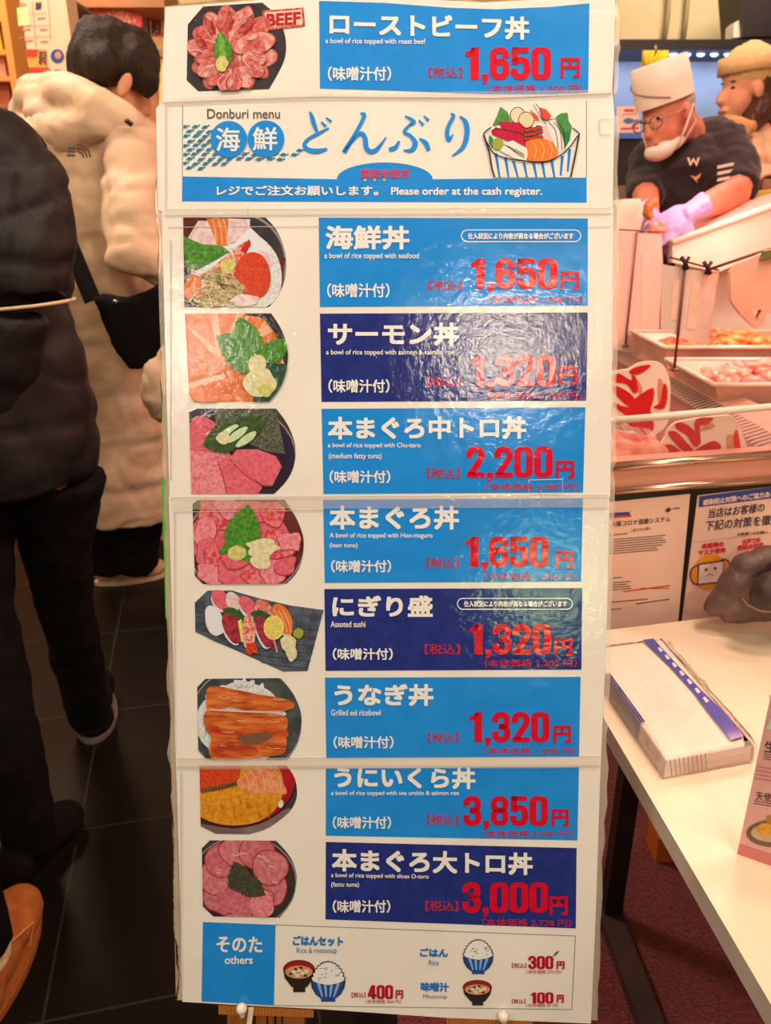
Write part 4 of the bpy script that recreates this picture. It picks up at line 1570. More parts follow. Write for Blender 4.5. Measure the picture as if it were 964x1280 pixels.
lg = Print(lambda x, y, h: at_y(x, y, 2.105 - h), 0.0)
LGREY = mat('grey_emblem', rgb(92, 78, 68), rough=.7)
for k in range(3):
    r0, r1 = 6 + k * 4.2, 8.6 + k * 4.2
    arc_o, arc_i = arc(97, 197, r1, r1, -95, 0, 8), arc(97, 197, r0, r0, -95, 0, 8)
    lg.poly(arc_o + arc_i[::-1], LGREY, 1)
for k in range(3):
    lg.poly([(86 - k * 1.0, 184 + k * 4.4), (94, 184 + k * 4.4), (94, 187 + k * 4.4), (85 - k * 1.0, 187 + k * 4.4)], LGREY, 1)
part('chest_emblem', lg.mb, A, 'grey embroidered emblem', fix=False)
part('hood_toggle', MB().tube([at_y(157, 150, 2.10), at_y(165, 156, 2.10)], .006, DARK), A)
mb = MB()
for sx in (-16, 20):
    mb.tube([at_y(146 + sx, 600, 2.40), at_y(149 + sx, 660, 2.43), at_y(150 + sx, 708, 2.46)], [.10, .09, .075], None, 14)
organic('trousers', mb, A, BLACKT, 0.012, 3, creases(.006, 20))
f1 = at_z(200, 722, 0.0)
shoe(A, (f1.x + .02, f1.y + .03, 0), (f1.x - .22, f1.y - .06, 0), .095, .10, BEIGE, PALE, label='beige shoe with a pale sole')
f1 = at_z(120, 712, 0.0)
shoe(A, (f1.x + .05, f1.y + .16, 0), (f1.x - .15, f1.y + .06, 0), .095, .10, BEIGE, PALE, label='beige shoe with a pale sole')
# their bag
bg = thing('crossbody_bag', 'black crossbody bag hanging under the arm of the cream down jacket', 'bag', at_y(160, 465, 2.0))
mb = MB()
bq = [(112, 368), (150, 376), (210, 350), (212, 430), (190, 458), (160, 466), (136, 430)]
mb.prism([at_y(x, y, 1.98) for x, y in bq], Vector((0, .075, 0)), None)
organic('bag_body', mb, bg, BLACKT, 0.009, 5, creases(.004, 20))
part('strap', MB().beam(at_y(58, 236, 2.12), at_y(116, 376, 1.99), Vector((.020, 0, .008)), Vector((0, .003, 0)), BLACKT), bg)
part('snap_button', MB().ell(at_y(144, 377, 1.975), (.006, .003, .005), mat('steel', rgb(210, 205, 200), rough=.3, metal=1)), bg)
cb = thing('cloth_bag', 'cream cloth bag half hidden behind the left edge of the menu board', 'bag', at_y(198, 530, 1.95))
mb = MB()
mb.ell(at_y(199, 488, 1.93), (.045, .04, .085), None)
mb.tube([at_y(192, 470, 1.93), at_y(205, 440, 1.93), at_y(225, 420, 1.93)], [.02, .014, .01], None)
organic('bag_body', mb, cb, CREAM, 0.007, 3, creases(.006, 30))

# ---------------------------------------------------------------- person in the black jacket at the left edge
B = thing('person', 'person in a black jacket with pale piping and black trousers, striding at the left edge', 'person', (at_y(40, 900, 1.5).x, 1.45, 0))
cx = at_y(-75, 300, 1.45).x
mb = MB()
hcB = Vector((cx - .02, 1.50, 1.60))
head_forms(mb, hcB, (.2, 1, -.1), (0, 0, 1))
mb.tube([hcB - Vector((0, .02, .05)), hcB - Vector((0, .03, .2))], [.06, .065], None)
mb.tube([(cx, 1.46, 1.38), (cx, 1.46, 1.1), (cx, 1.46, .85)], [.14, .15, .16], None)
lr = [at_y(70, 590, 1.48), at_y(72, 700, 1.50), at_y(95, 820, 1.57), at_y(112, 895, 1.66)]
ll = [at_y(-50, 600, 1.42), at_y(-35, 760, 1.33), at_y(15, 950, 1.22), at_y(40, 1062, 1.20)]
mb.tube(lr, [.085, .06, .05, .04], None)
mb.tube(ll, [.085, .06, .05, .04], None)
mb.tube([(cx + .08, 1.46, 1.34), at_y(-20, 250, 1.4), at_y(20, 330, 1.38), at_y(-30, 480, 1.40)], [.05, .045, .03, .03], None)
mb.tube([(cx - .2, 1.46, 1.38), (cx - .27, 1.4, 1.1), (cx - .25, 1.3, .88)], [.055, .045, .03], None)
hand_forms(mb, at_y(-30, 480, 1.40), (-.3, .1, -1), (1, 0, 0), 0.8)
hand_forms(mb, Vector((cx - .25, 1.29, .87)), (0, -.2, -1), (-1, 0, 0), 0.95, -1)
organic('body', mb, B, SKIN, 0.012, 3)
mb = MB()
mb.ell(hcB + Vector((0, -.02, .03)), (.09, .105, .10), None)
organic('hair', mb, B, DARKHAIR, 0.01, 2)
mb = MB()
rows = [(165, -92, 1.4, .16), (215, 40, 1.4, .2), (300, 62, 1.4, .2), (400, 76, 1.4, .2), (470, 98, 1.42, .2), (530, 113, 1.45, .2), (562, 112, 1.45, .2), (585, 92, 1.45, .19)]
for i in range(len(rows) - 1):
    a, b = rows[i], rows[i + 1]
    for t in (0, .5):
        y = a[0] + (b[0] - a[0]) * t
        e = at_y(a[1] + (b[1] - a[1]) * t, y, 1.44)
        rx = max(.1, e.x - cx)
        ry = a[3]
        mb.add([Vector((cx + rx * math.cos(k * .3927), 1.46 + ry * math.sin(k * .3927), e.z + dz)) for dz in (-.05, .05) for k in range(16)],
               [tuple(range(16)), tuple(range(16, 32))] + [(k, (k + 1) % 16, 16 + (k + 1) % 16, 16 + k) for k in range(16)], None)
organic('jacket', mb, B, BLACKN, 0.012, 6, lambda c: .012 * noise.noise(c * 8) - .010 * ridge(c, 7, .4))
mb = MB()
mb.tube([at_y(-20, 185, 1.40), at_y(20, 240, 1.36), at_y(28, 310, 1.34), at_y(30, 372, 1.33)], [.085, .088, .085, .078], None, 16)
mb.ell(at_y(-25, 190, 1.42), (.11, .1, .075), None)
organic('upper_sleeve', mb, B, BLACKN, 0.010, 4, lambda c: .010 * noise.noise(c * 12) - .008 * ridge(c, 9))
pp = [Vector((at_y(30, 376, 1.33).x + .080 * math.cos(a), 1.33 + .080 * math.sin(a), at_y(30, 380 - 5 * math.cos(a), 1.33).z)) for a in [2 * math.pi * i / 24 for i in range(25)]]
part('piping', MB().tube(pp, .0032, PALE, 6), B, 'pale piping')
mb = MB()
mb.tube([at_y(8, 385, 1.34), at_y(0, 450, 1.34), at_y(-30, 515, 1.34)], [.07, .07, .06], None, 14)
organic('lower_sleeve', mb, B, BLACKN, 0.010, 4, creases(.008, 14))
for pts, rr in ((lr, [.10, .066, .058, .052]), (ll, [.11, .075, .062, .045])):
    mb = MB()
    mb.tube(pts, rr, None, 14)
    organic('trouser_leg', mb, B, BLACKT, 0.011, 3, creases(.007, 16))
f1 = at_z(116, 922, 0.0)
SOLE = mat('grey_sole', rgb(120, 110, 105), rough=.6)
shoe(B, (f1.x + .01, f1.y - .03, 0), (f1.x - .04, f1.y + .2, 0), .10, .10, BLACKT, SOLE)
f1 = at_z(52, 1082, 0.0)
shoe(B, (f1.x + .02, f1.y + .14, 0), (f1.x - .03, f1.y - .10, 0), .10, .10, BLACKT, BLACKT)

# ---------------------------------------------------------------- person beside the viewer: only a moccasin shows
ft, fh = at_z(34, 1124, 0.0), at_z(-36, 1310, 0.0)
Cp = thing('person', 'person in tan fleece-lined moccasins standing beside the dark floor tiles, lower left corner', 'person', (fh.x, fh.y, 0))
o = shoe(Cp, ft, fh, .105, .095, TAN, mat('tan_sole', rgb(178, 104, 44), rough=.9), 'moccasin', 'tan suede moccasin')
d = (ft - fh).normalized()
x = d.cross(Vector((0, 0, 1)))
L = (ft - fh).length
col = []
for i in range(25):
    a = 2 * math.pi * i / 24
    col.append(fh + d * (L * (.30 + .20 * math.cos(a))) + x * (.036 * math.sin(a)) + Vector((0, 0, .083 - .010 * math.cos(a))))
part('fleece_collar', MB().tube(col, .008, FLEECE, 8), o, 'cream fleece collar')
part('lace', MB().tube([col[3] + x * .01, fh + d * (L * .66) + x * .046 + Vector((0, 0, .045)), fh + d * (L * .52) + x * .052 + Vector((0, 0, .035))], .0025, mat('tan_lace', rgb(226, 158, 90), rough=.8), 6), o)
sh2 = Vector((-.17, -.06, 0))
shoe(Cp, ft + sh2, fh + sh2, .105, .095, TAN, MATS['tan_sole'], 'moccasin', 'tan suede moccasin')
bx = fh.x - .09
by = fh.y - .02
mb = MB()
hcC = Vector((bx - .02, by, 1.58))
head_forms(mb, hcC, (.35, 1, -.1), (0, 0, 1))
mb.tube([hcC - Vector((0, .02, .05)), (bx, by, 1.4)], [.06, .07], None)
mb.tube([(bx, by, 1.36), (bx, by, 1.1), (bx, by, .85)], [.13, .14, .15], None)
lg2 = []
for s0 in (Vector((0, 0, 0)), sh2):
    a = fh + d * (L * .3) + s0
    pts = [Vector((bx + (.08 if s0.length == 0 else -.08), by, .85)), Vector((a.x - .02, a.y - .02, .45)), Vector((a.x, a.y, .08))]
    lg2.append(pts)
    mb.tube(pts, [.08, .055, .04], None)
for sg in (-1, 1):
    mb.tube([(bx + sg * .18, by, 1.36), (bx + sg * .21, by - .03, 1.1), (bx + sg * .17, by + .06, .92)], [.05, .042, .03], None)
    hand_forms(mb, Vector((bx + sg * .17, by + .06, .91)), (0, .3, -1), (sg, 0, 0), .95, sg)
organic('body', mb, Cp, SKIN, 0.012, 3)
mb = MB()
mb.ell(hcC + Vector((0, -.02, .03)), (.09, .105, .10), None)
organic('hair', mb, Cp, DARKHAIR, 0.01, 2)
mb = MB()
mb.tube([(bx, by, 1.42), (bx, by, 1.3), (bx, by, 1.0), (bx, by, .8)], [.1, .17, .18, .19], None, 16)
for sg in (-1, 1):
    mb.tube([(bx + sg * .15, by, 1.37), (bx + sg * .21, by - .03, 1.1), (bx + sg * .175, by + .05, .94)], [.07, .06, .05], None)
organic('jacket', mb, Cp, BLACKN, 0.012, 5, creases(.008, 10))
for pts in lg2:
    mb = MB()
    mb.tube([pts[0], pts[1], pts[1].lerp(pts[2], .92)], [.11, .075, .06], None, 14)
    organic('trouser_leg', mb, Cp, BLACKT, 0.011, 3, creases(.006, 16))

# ---------------------------------------------------------------- two more shoppers behind
REDC = mat('red_fleece', rgb(214, 20, 36), rgb(190, 14, 30), 20, rough=.8)
DKC = mat('dark_brown_wool', rgb(62, 44, 40), rgb(48, 36, 34), 20, rough=.9)


def shopper(label, hpx, hy, tpx, coat, hair, f, hs=1.0):
    hc = at_y(*hpx, hy)
    t = thing('person', label, 'person', (hc.x, hy, 0))
    c = Vector((at_y(*tpx, hy).x, hy, 0))
    mb = MB()
    head_forms(mb, hc, f, (0, 0, 1), hs)
    mb.tube([hc - Vector((0, 0, .05)), Vector((c.x, hy, hc.z - .2))], [.055, .06], None)
    top = hc.z - .22
    mb.tube([(c.x, hy, top), (c.x, hy, top - .3), (c.x, hy, .8)], [.12, .14, .15], None)
    for sg in (-1, 1):
        mb.tube([(c.x + sg * .09, hy, .85), (c.x + sg * .09, hy, .45), (c.x + sg * .09, hy, .06)], [.08, .055, .04], None)
        mb.ell((c.x + sg * .09, hy + .06, .035), (.045, .12, .035), None)
        mb.tube([(c.x + sg * .16, hy, top), (c.x + sg * .2, hy, top - .28), (c.x + sg * .17, hy + .12, top - .48)], [.045, .04, .03], None)
        hand_forms(mb, Vector((c.x + sg * .17, hy + .12, top - .48)), (0, .6, -.6), (sg, 0, .3), .9, sg)
    organic('body', mb, t, SKIN, 0.014, 3)
    mb = MB()
    F = Vector(f).normalized()
    mb.ell(hc + Vector((0, 0, .03)) - F * .025, (.092, .1, .1), None)
    mb.ell(hc - F * .06 - Vector((0, 0, .05)), (.075, .06, .09), None)
    organic('hair', mb, t, hair, 0.01, 2, lambda c: .005 * noise.noise(Vector((c.x * 60, c.y * 60, c.z * 12))))
    mb = MB()
    mb.tube([(c.x, hy, top + .06), (c.x, hy, top - .04), (c.x, hy, top - .4), (c.x, hy, .75)], [.08, .16, .18, .19], None, 14)
    for sg in (-1, 1):
        mb.tube([(c.x + sg * .13, hy, top), (c.x + sg * .2, hy, top - .28), (c.x + sg * .17, hy + .1, top - .46)], [.075, .06, .048], None)
    organic('coat', mb, t, coat, 0.014, 4, creases(.010, 12))
    for sg in (-1, 1):
        mb = MB()
        mb.tube([(c.x + sg * .09, hy, .82), (c.x + sg * .09, hy, .45), (c.x + sg * .09, hy, .09)], [.1, .075, .06], None)
        organic('trouser_leg', mb, t, BLACKT, 0.014, 2)
    return t


shopper('person with brown hair, mostly hidden behind the bowed black-haired head', (101, 55), 3.3, (70, 200), DKC, BROWNHAIR, (.5, .8, -.2))
shopper('person in a red top, mostly hidden behind the cream down jacket', (172, 92), 2.9, (190, 200), REDC, DARKHAIR, (.3, 1, -.3))

# ================================================================ WHITE TABLE and what stands on it
TZ = 0.60
TOP = mat('white_laminate', rgb(246, 226, 200), rgb(242, 220, 192), 6, rough=0.35)
EDGE = mat('white_edge_band', rgb(206, 196, 182), rgb(196, 186, 172), 20, rough=0.45)
tb = thing('table', 'white low table with a dark metal frame beside the menu board', 'table', (0.68, 0.72, 0))
c4 = [Vector((.283, 1.118, TZ)), Vector((1.10, 1.302, TZ)), Vector((1.12, .2, TZ)), Vector((.366, .2, TZ))]
tt = MB()
tt.add(c4, [(0, 1, 2, 3)], TOP)
lo = [v - Vector((0, 0, .026)) for v in c4]
tt.add(c4 + lo, [(4, 5, 6, 7), (0, 1, 5, 4), (1, 2, 6, 5), (2, 3, 7, 6), (3, 0, 4, 7)], EDGE)
part('tabletop', tt, tb)
for (lx, ly) in ((.425, 1.085), (.452, .34), (1.02, 1.2), (1.05, .34)):
    part('leg', MB().box((lx - .016, ly - .016, .035), (lx + .016, ly + .016, TZ - .027), DARK), tb)
BAR = mat('brown_painted_metal', rgb(84, 62, 62), rgb(70, 52, 52), 20, rough=.5)
part('foot_bar', MB().beam((.418, 1.14, .0225), (.458, .30, .0225), Vector((.020, 0, 0)), Vector((0, 0, .0125)), BAR), tb)
part('foot_bar', MB().beam((1.01, 1.25, .0225), (1.05, .30, .0225), Vector((.020, 0, 0)), Vector((0, 0, .0125)), BAR), tb)
part('apron_rail', MB().beam((.425, 1.085, TZ - .045), (.452, .34, TZ - .045), Vector((.010, 0, 0)), Vector((0, 0, .017)), DARK), tb)
part('apron_rail', MB().beam((.425, 1.085, TZ - .045), (1.02, 1.2, TZ - .045), Vector((0, .010, 0)), Vector((0, 0, .017)), DARK), tb)

ORANGE = mat('orange_plastic', rgb(206, 110, 22), rgb(190, 98, 18), 10, rough=.5)
og = at_z(829, 1078, 0.008)
ob = thing('storage_box', 'small orange box on the carpet under the white table', 'box', (og.x, og.y, .008))
part('box_body', MB().box((og.x - .016, og.y - .0, .0085), (og.x + .05, og.y + .06, .06), ORANGE), ob)
part('box_lid', MB().box((og.x - .019, og.y - .003, .06), (og.x + .053, og.y + .063, .072), ORANGE), ob)

# pack of paper towels
pk = thing('paper_towel_pack', 'clear wrapped pack of white paper towels with blue labels, lying on the white table', 'pack', (.39, .91, TZ))
WT = mat('paper_towel', rgb(248, 230, 216), rgb(244, 224, 208), 60, rough=.9, bump=.05, bscale=260)
LB = mat('blue_label', rgb(58, 72, 168), rgb(72, 86, 178), 30, rough=.35, coat=.6)
LB2 = mat('navy_label', rgb(34, 38, 110), rgb(48, 52, 128), 30, rough=.35, coat=.6)
FL, FR, BR, BL = Vector((.345, .772, 0)), Vector((.4640, .803, 0)), Vector((.437, 1.062, 0)), Vector((.312, 1.034, 0))


def pw(u, v, h):
    return FL.lerp(FR, u).lerp(BL.lerp(BR, u), v) + Vector((0, 0, TZ + h))


m = MB()
N_ = 12
for h0, h1 in ((.001, .013), (.014, .0255)):
    vs = [pw(i / N_, j / N_, h1 + .003 * math.sin(math.pi * i / N_) * math.sin(math.pi * j / N_)) for j in range(N_ + 1) for i in range(N_ + 1)]
    fs = [(j * (N_ + 1) + i, j * (N_ + 1) + i + 1, (j + 1) * (N_ + 1) + i + 1, (j + 1) * (N_ + 1) + i) for j in range(N_) for i in range(N_)]
    m.add(vs, fs, WT, True)
    m.hexa([pw(*a, h0) for a in ((0, 0), (1, 0), (1, 1), (0, 1))], [pw(*a, h1) for a in ((0, 0), (1, 0), (1, 1), (0, 1))], WT)
part('paper_stack', m, pk)


def patch(uv, h, mt, thick=.0006):
    return MB().prism([pw(u, v, h) for u, v in uv], Vector((0, 0, thick)), mt)


part('blue_label', patch([(.80, .04), (.965, .05), (.975, .22), (.93, .45), (.90, .7), (.88, 1.0), (.74, 1.0), (.80, .7), (.82, .45), (.80, .24)], .0298, LB), pk, 'blue printed label on top')
WL = mat('white_print', rgb(236, 222, 220), rough=.4)
m = MB()
for k in range(7):
    v = .34 + k * .085
    x0 = .86 - .02 * k * .3
    m.prism([pw(x0, v, .0304), pw(x0 + .05, v + .01, .0304), pw(x0 + .045, v + .05, .0304), pw(x0 + .012, v + .045, .0304)], Vector((0, 0, .0003)), WL)
part('label_print', m, pk, 'white print on the blue label')
m = MB()
sd_ = (BL - FL).cross(Vector((0, 0, 1))).normalized()
if sd_.x > 0:
    sd_ = -sd_
m.prism([pw(0, .28, .001) + sd_ * .0006, pw(0, .28, .027) + sd_ * .0006, pw(0, .72, .027) + sd_ * .0006, pw(0, .72, .001) + sd_ * .0006], sd_ * .0006, LB2)
m.prism([pw(0, .28, .0288), pw(.055, .28, .0288), pw(.05, .72, .0288), pw(0, .72, .0288)], Vector((0, 0, .0004)), LB2)
part('side_label', m, pk, 'navy label along the side')
m = MB()
GRIDW = film('pack_film', (.95, .86, .80, 1), .34, rough=.08, bump=.35, bscale=90, ior=1.2)
n = 16
ring = []
for (hh, g_) in ((.001, .003), (.012, .0035), (.024, .002), (.0305, -.003)):
    rg = []
    for k in range(4 * n):
        e, t = divmod(k, n)
        t /= n
        u, v = ((t, 0), (1, t), (1 - t, 1), (0, 1 - t))[e]
        c = pw(u, v, hh + .002 * noise.noise(Vector((u * 9, v * 15, hh * 60))))
        o_ = (pw(u, v, 0) - pw(.5, .5, 0))
        o_ = Vector((o_.x / .06, o_.y / .13, 0))
        rg.append(c + Vector((max(-1, min(1, o_.x)), max(-1, min(1, o_.y)), 0)) * g_ * (1 + .3 * noise.noise(Vector((k * .7, hh * 90, 2)))))
    ring.append(rg)
vs = [v for r in ring for v in r]
fs = [(j * 4 * n + k, j * 4 * n + (k + 1) % (4 * n), (j + 1) * 4 * n + (k + 1) % (4 * n), (j + 1) * 4 * n + k) for j in range(3) for k in range(4 * n)]
m.add(vs, fs, GRIDW, True)
# the gathered tail of the film on the right
tv = []
for i in range(14):
    v = .05 + i * .07
    tv += [pw(1, v, .030), pw(1.10 + .04 * noise.noise(Vector((i, 1, 1))), v + .01, .022 + .008 * noise.noise(Vector((i * .8, 3, 1)))), pw(1.2 + .05 * noise.noise(Vector((i * .9, 7, 1))), v + .02, .002)]
m.add(tv, [f for i in range(13) for f in ((3 * i, 3 * i + 1, 3 * i + 4, 3 * i + 3), (3 * i + 1, 3 * i + 2, 3 * i + 5, 3 * i + 4))], GRIDW, True)
part('clear_film', m, pk, 'crinkled clear film', fix=False)
m = MB()
LN = mat('film_grid_print', rgb(120, 108, 112), rough=.5)
for k in range(9):
    u = .04 + k * .05
    m.beam(pw(u, -.005, .0275), pw(u, -.036, .010), Vector((.0004, 0, 0)), Vector((0, 0, .0002)), LN)
for k in range(3):
    m.tube([pw(1.03 + .05 * k, .02 + .04 * k, .030 - .006 * k), pw(1.05 + .05 * k, .3, .028 - .007 * k), pw(1.02 + .05 * k, .6, .028 - .006 * k), pw(1.0 + .04 * k, .9, .026 - .005 * k)], .0005, LN, 5)
part('film_grid', m, pk, 'thin grey grid lines printed on the film')

# pink standing card
cpt, cdir = Vector((.384, .651, TZ)), Vector((.87, -.49, 0)).normalized()
cn = Vector((-.49, -.87, 0)).normalized()
fc = lambda x, y, h=0.0: on_plane(x, y, cpt + cn * h, cn)
cdt = thing('menu_card', 'pink standing dessert card on the white table, cut by the right edge of the picture', 'card', cpt)
PKC = mat('pink_card', rgb(226, 172, 172), rgb(220, 164, 166), 20, rough=.35)
PKD = mat('deep_pink_card', rgb(212, 122, 128), rgb(206, 116, 122), 20, rough=.35)
CL, CT = fc(921.5, 1068), .205
W5 = .148
cq = [Vector((CL.x, CL.y, TZ + .001)), CL + cdir * W5, CL + cdir * W5 + Vector((0, 0, CT)), CL + Vector((0, 0, CT))]
cq[1].z = TZ + .001
part('card_panel', MB().hexa(cq, [v - cn * .003 for v in cq], PKC), cdt)
part('back_strut', MB().prism([CL + cdir * .05 - cn * .003, CL + cdir * .1 - cn * .003, CL + cdir * .075 - cn * .06 + Vector((0, 0, TZ + .001 - CL.z))], Vector((0, 0, .001)), PKC), cdt)
fct = lambda x, y, h=0.0: fc(x, y, h)
DKT = mat('dark_print', rgb(70, 48, 46), rough=.5)
p = Print(fct, .0004)
p.poly([(924, 1055), (1000, 1080), (1000, 1098), (921.5, 1068)], PKD, 1)
p.text('天使', 945, 989, 965, 1000, DKT, .1, dy=3)
p.text('生', 956, 926, 972, 940, DKT, .2, dy=2)
for i, (x0, y0) in enumerate(((943, 1001), (942.5, 1004), (955, 942), (954.5, 945), (954, 948))):
    p.stroke([(x0, y0), (x0 + 34, y0 + 6)], .9, DKT, 1, False)
for i in range(4):
    p.stroke([(946 + i * -.8, 958 + i * 5), (985, 964 + i * 5)], 1.0, mat('rose_print', rgb(196, 96, 104), rough=.5), 1, False)
p.poly(arc(968, 1042, 35, 17), mat('plate_print', rgb(120, 92, 72), rgb(100, 76, 60), 60, rough=.4), 2)
p.poly(arc(968, 1041, 29, 12), mat('plate_print_pale', rgb(196, 168, 140), rough=.4), 3)
p.poly([(944, 1036), (952, 1029), (975, 1028), (990, 1034), (985, 1046), (952, 1044)], mat('cake_print', rgb(226, 168, 44), rgb(206, 140, 30), 200, rough=.4), 4)
p.poly([(958, 1030), (959, 1020), (980, 1020), (982, 1031)], mat('cake_print_dark', rgb(176, 120, 50), rough=.4), 5)
p.poly([(957, 911), (966, 892), (990, 895), (990, 918)], mat('dish_print', rgb(206, 210, 196), rough=.4), 2)
p.poly([(961, 872), (965, 865), (990, 868), (990, 876)], mat('card_head', rgb(230, 200, 200), rough=.4), 2)
part('card_print', p.mb, cdt, 'dessert pictures and dark lettering', fix=False)

# jacket and bag lying at the back of the table
jk = thing('quilted_jacket', 'dark grey quilted jacket heaped at the back of the white table', 'jacket', at_y(930, 770, 1.13))
GREYN = mat('grey_quilted_nylon', rgb(116, 88, 84), rgb(92, 70, 68), 25, rough=.5, bump=.6, bscale=45)
mb = MB()
jb = lambda x, y, Y: Vector((at_y(x, y, Y).x, Y, max(TZ + .022, at_y(x, y, Y).z)))
mb.tube([jb(884, 766, 1.135), jb(902, 748, 1.135), jb(918, 728, 1.14), jb(932, 708, 1.145), jb(955, 700, 1.15), jb(1005, 705, 1.16)], [.012, .020, .023, .023, .024, .03], None, 12)
mb.tube([jb(900, 766, 1.13), jb(930, 755, 1.135), jb(965, 745, 1.14), jb(1005, 740, 1.15)], [.018, .032, .04, .05], None, 12)
mb.tube([jb(925, 725, 1.13), jb(940, 740, 1.13), jb(950, 765, 1.12)], [.018, .02, .02], None, 12)
organic('shell', mb, jk, GREYN, .005, 3, lambda c: .003 * (abs(math.sin((c.x * .8 + c.z) * 62)) ** .5 - .5) + .0015 * noise.noise(c * 40))
dbg = thing('shoulder_bag', 'dark brown bag with a thin strap, in front of the quilted jacket', 'bag', at_y(965, 770, 1.06))
mb = MB()
mb.ell(jb(972, 742, 1.075) , (.044, .03, .036), None)
mb.ell(jb(1000, 730, 1.085), (.05, .035, .05), None)
organic('bag_body', mb, dbg, mat('brown_leather', rgb(66, 52, 44), rgb(52, 40, 35), 30, rough=.5), .005, 4, creases(.004, 40))
part('strap', MB().tube([jb(928, 748, 1.05), jb(935, 757, 1.045), jb(950, 764, 1.04), jb(975, 766, 1.035)], .0018, mat('taupe_cord', rgb(120, 100, 84), rough=.6), 6), dbg)

# ================================================================ MEAT COUNTER
FP, FU, FN = Vector((.373, 1.19, 0)), Vector((.975, .22, 0)).normalized(), Vector((.22, -.975, 0)).normalized()
fp = lambda x, y, h=0.0: on_plane(x, y, FP + FN * h, FN)
CHROME = mat('chrome', rgb(226, 190, 170), rgb(210, 172, 155), 8, rough=.22, metal=.85)
PINKP = mat('pink_enamel', rgb(238, 170, 150), rgb(232, 162, 142), 8, rough=.4)
WHITEM = mat('white_enamel', rgb(240, 226, 212), rgb(232, 218, 204), 10, rough=.35)
BLACKP = mat('black_panel', rgb(34, 22, 20), rgb(26, 18, 17), 10, rough=.45)
STEEL = mat('brushed_steel', rgb(176, 150, 136), rgb(146, 122, 110), 40, rough=.35, metal=.6, stretch=(1, 14, 1))
DECK = mat('dark_steel_deck', rgb(140, 92, 80), rgb(112, 72, 64), 10, rough=.3, metal=.5)
GLASS = film('counter_glass', (.9, .85, .8, 1), 0.03, rough=.03, bump=0)
case = thing('meat_counter', 'long refrigerated meat counter with chrome rails, pink panel and black lower front', 'counter', (.75, 1.6, 0))
m = MB()
a, b = fp(735, 621), fp(1060, 597)
bz = .50
m.hexa([Vector((a.x, a.y, bz)), Vector((b.x, b.y, bz)), Vector((b.x, b.y, bz)) - FN * .03, Vector((a.x, a.y, bz)) - FN * .03], [a, b, b - FN * .03, a - FN * .03], BLACKP)
part('lower_front', m, case, 'black lower front panel')
m = MB()
a, b, c, d = fp(735, 585), fp(1060, 562), fp(1060, 598), fp(735, 620)
m.hexa([d, c, c - FN * .05, d - FN * .05], [a, b, b - FN * .05, a - FN * .05], PINKP)
part('front_band', m, case, 'pink enamel band')


def rail(name, x0, y0, x1, y1, r, mt, off=.006, lab=None):
    a, b = fp(x0, y0, off), fp(x1, y1, off)
    part(name, MB().tube([a, a.lerp(b, .5), b], r, mt, 12), case, lab)


rail('rail', 735, 616, 1060, 591, .0065, CHROME)
rail('rail', 735, 585.5, 1060, 561, .0070, CHROME)
rail('top_rail', 735, 528.5, 1060, 500, .0058, WHITEM, .004, 'white round rail along the glass')
m = MB()
q4 = [fp(735, 528), fp(1060, 500), fp(1060, 562), fp(735, 586)]
m.hexa([q4[3], q4[2], q4[2] - FN * .005, q4[3] - FN * .005], [q4[0], q4[1], q4[1] - FN * .005, q4[0] - FN * .005], GLASS)
part('front_glass', m, case, 'clear glass')
DZ = .845
m = MB()
f0, f1 = fp(735, 590, -.03), fp(1060, 566, -.03)
poly = [Vector((f0.x, f0.y, DZ)), Vector((f1.x, f1.y, DZ)), Vector((1.5, 1.4, DZ)), Vector((1.5, 2.46, DZ)), Vector((.40, 2.46, DZ)), Vector((.30, 1.4, DZ))]
m.prism(poly, Vector((0, 0, -.03)), DECK)
part('deck', m, case, 'dark steel deck')
m = MB().box((.42, 1.65, .0085), (1.5, 2.44, .80), BLACKP)
part('plinth', m, case)
SLOT = mat('slotted_vent', rgb(70, 46, 40), rgb(190, 150, 134), 17, rough=.5, wave='Y', contrast=(.45, .55), detail=0)
m = MB().hexa([(.700, 1.22, DZ), (.745, 1.22, DZ), (.745, 2.45, DZ), (.700, 2.45, DZ)], [(.708, 1.22, DZ + .004), (.745, 1.22, DZ + .016), (.745, 2.45, DZ + .016), (.708, 2.45, DZ + .004)], SLOT)
part('air_vent', m, case, 'slotted air vent strip')
LEDGE = mat('pink_grey_ledge', rgb(206, 160, 142), rgb(186, 142, 126), 12, rough=.35, metal=.2)
m = MB().hexa([(.745, 1.22, DZ), (.80, 1.22, DZ), (.80, 2.45, DZ), (.745, 2.45, DZ)], [(.745, 1.22, DZ + .016), (.80, 1.22, DZ + .03), (.80, 2.45, DZ + .03), (.745, 2.45, DZ + .016)], LEDGE)
part('ledge', m, case, 'pinkish steel ledge')
part('tray_bed', MB().box((.80, 1.45, DZ), (1.48, 2.455, DZ + .006), STEEL), case)
for x in (.32, 1.46):
    part('end_post', MB().box((x, 2.40, DZ + .002), (x + .03, 2.44, DZ + .30), CHROME), case)

# ---- trays of meat
TRAY = mat('pink_steel_tray', rgb(232, 190, 170), rgb(216, 172, 154), 12, rough=.3, metal=.35)
RIMW = mat('tray_rim', rgb(250, 226, 206), rgb(240, 214, 196), 12, rough=.3, metal=.2)
MEATS = {
    'a': mat('pale_pink_chicken', rgb(226, 116, 104), rgb(240, 176, 150), 26, rough=.3, bump=.15, bscale=50),
    'b': mat('red_meat', rgb(206, 72, 64), rgb(232, 120, 104), 30, rough=.3, bump=.15, bscale=60),
    'c': mat('marinated_meat', rgb(206, 72, 30), rgb(232, 130, 60), 24, rough=.25, bump=.2, bscale=60),
    'd': mat('yellow_marinated_meat', rgb(216, 124, 56), rgb(240, 180, 110), 22, rough=.3, bump=.15, bscale=60)}


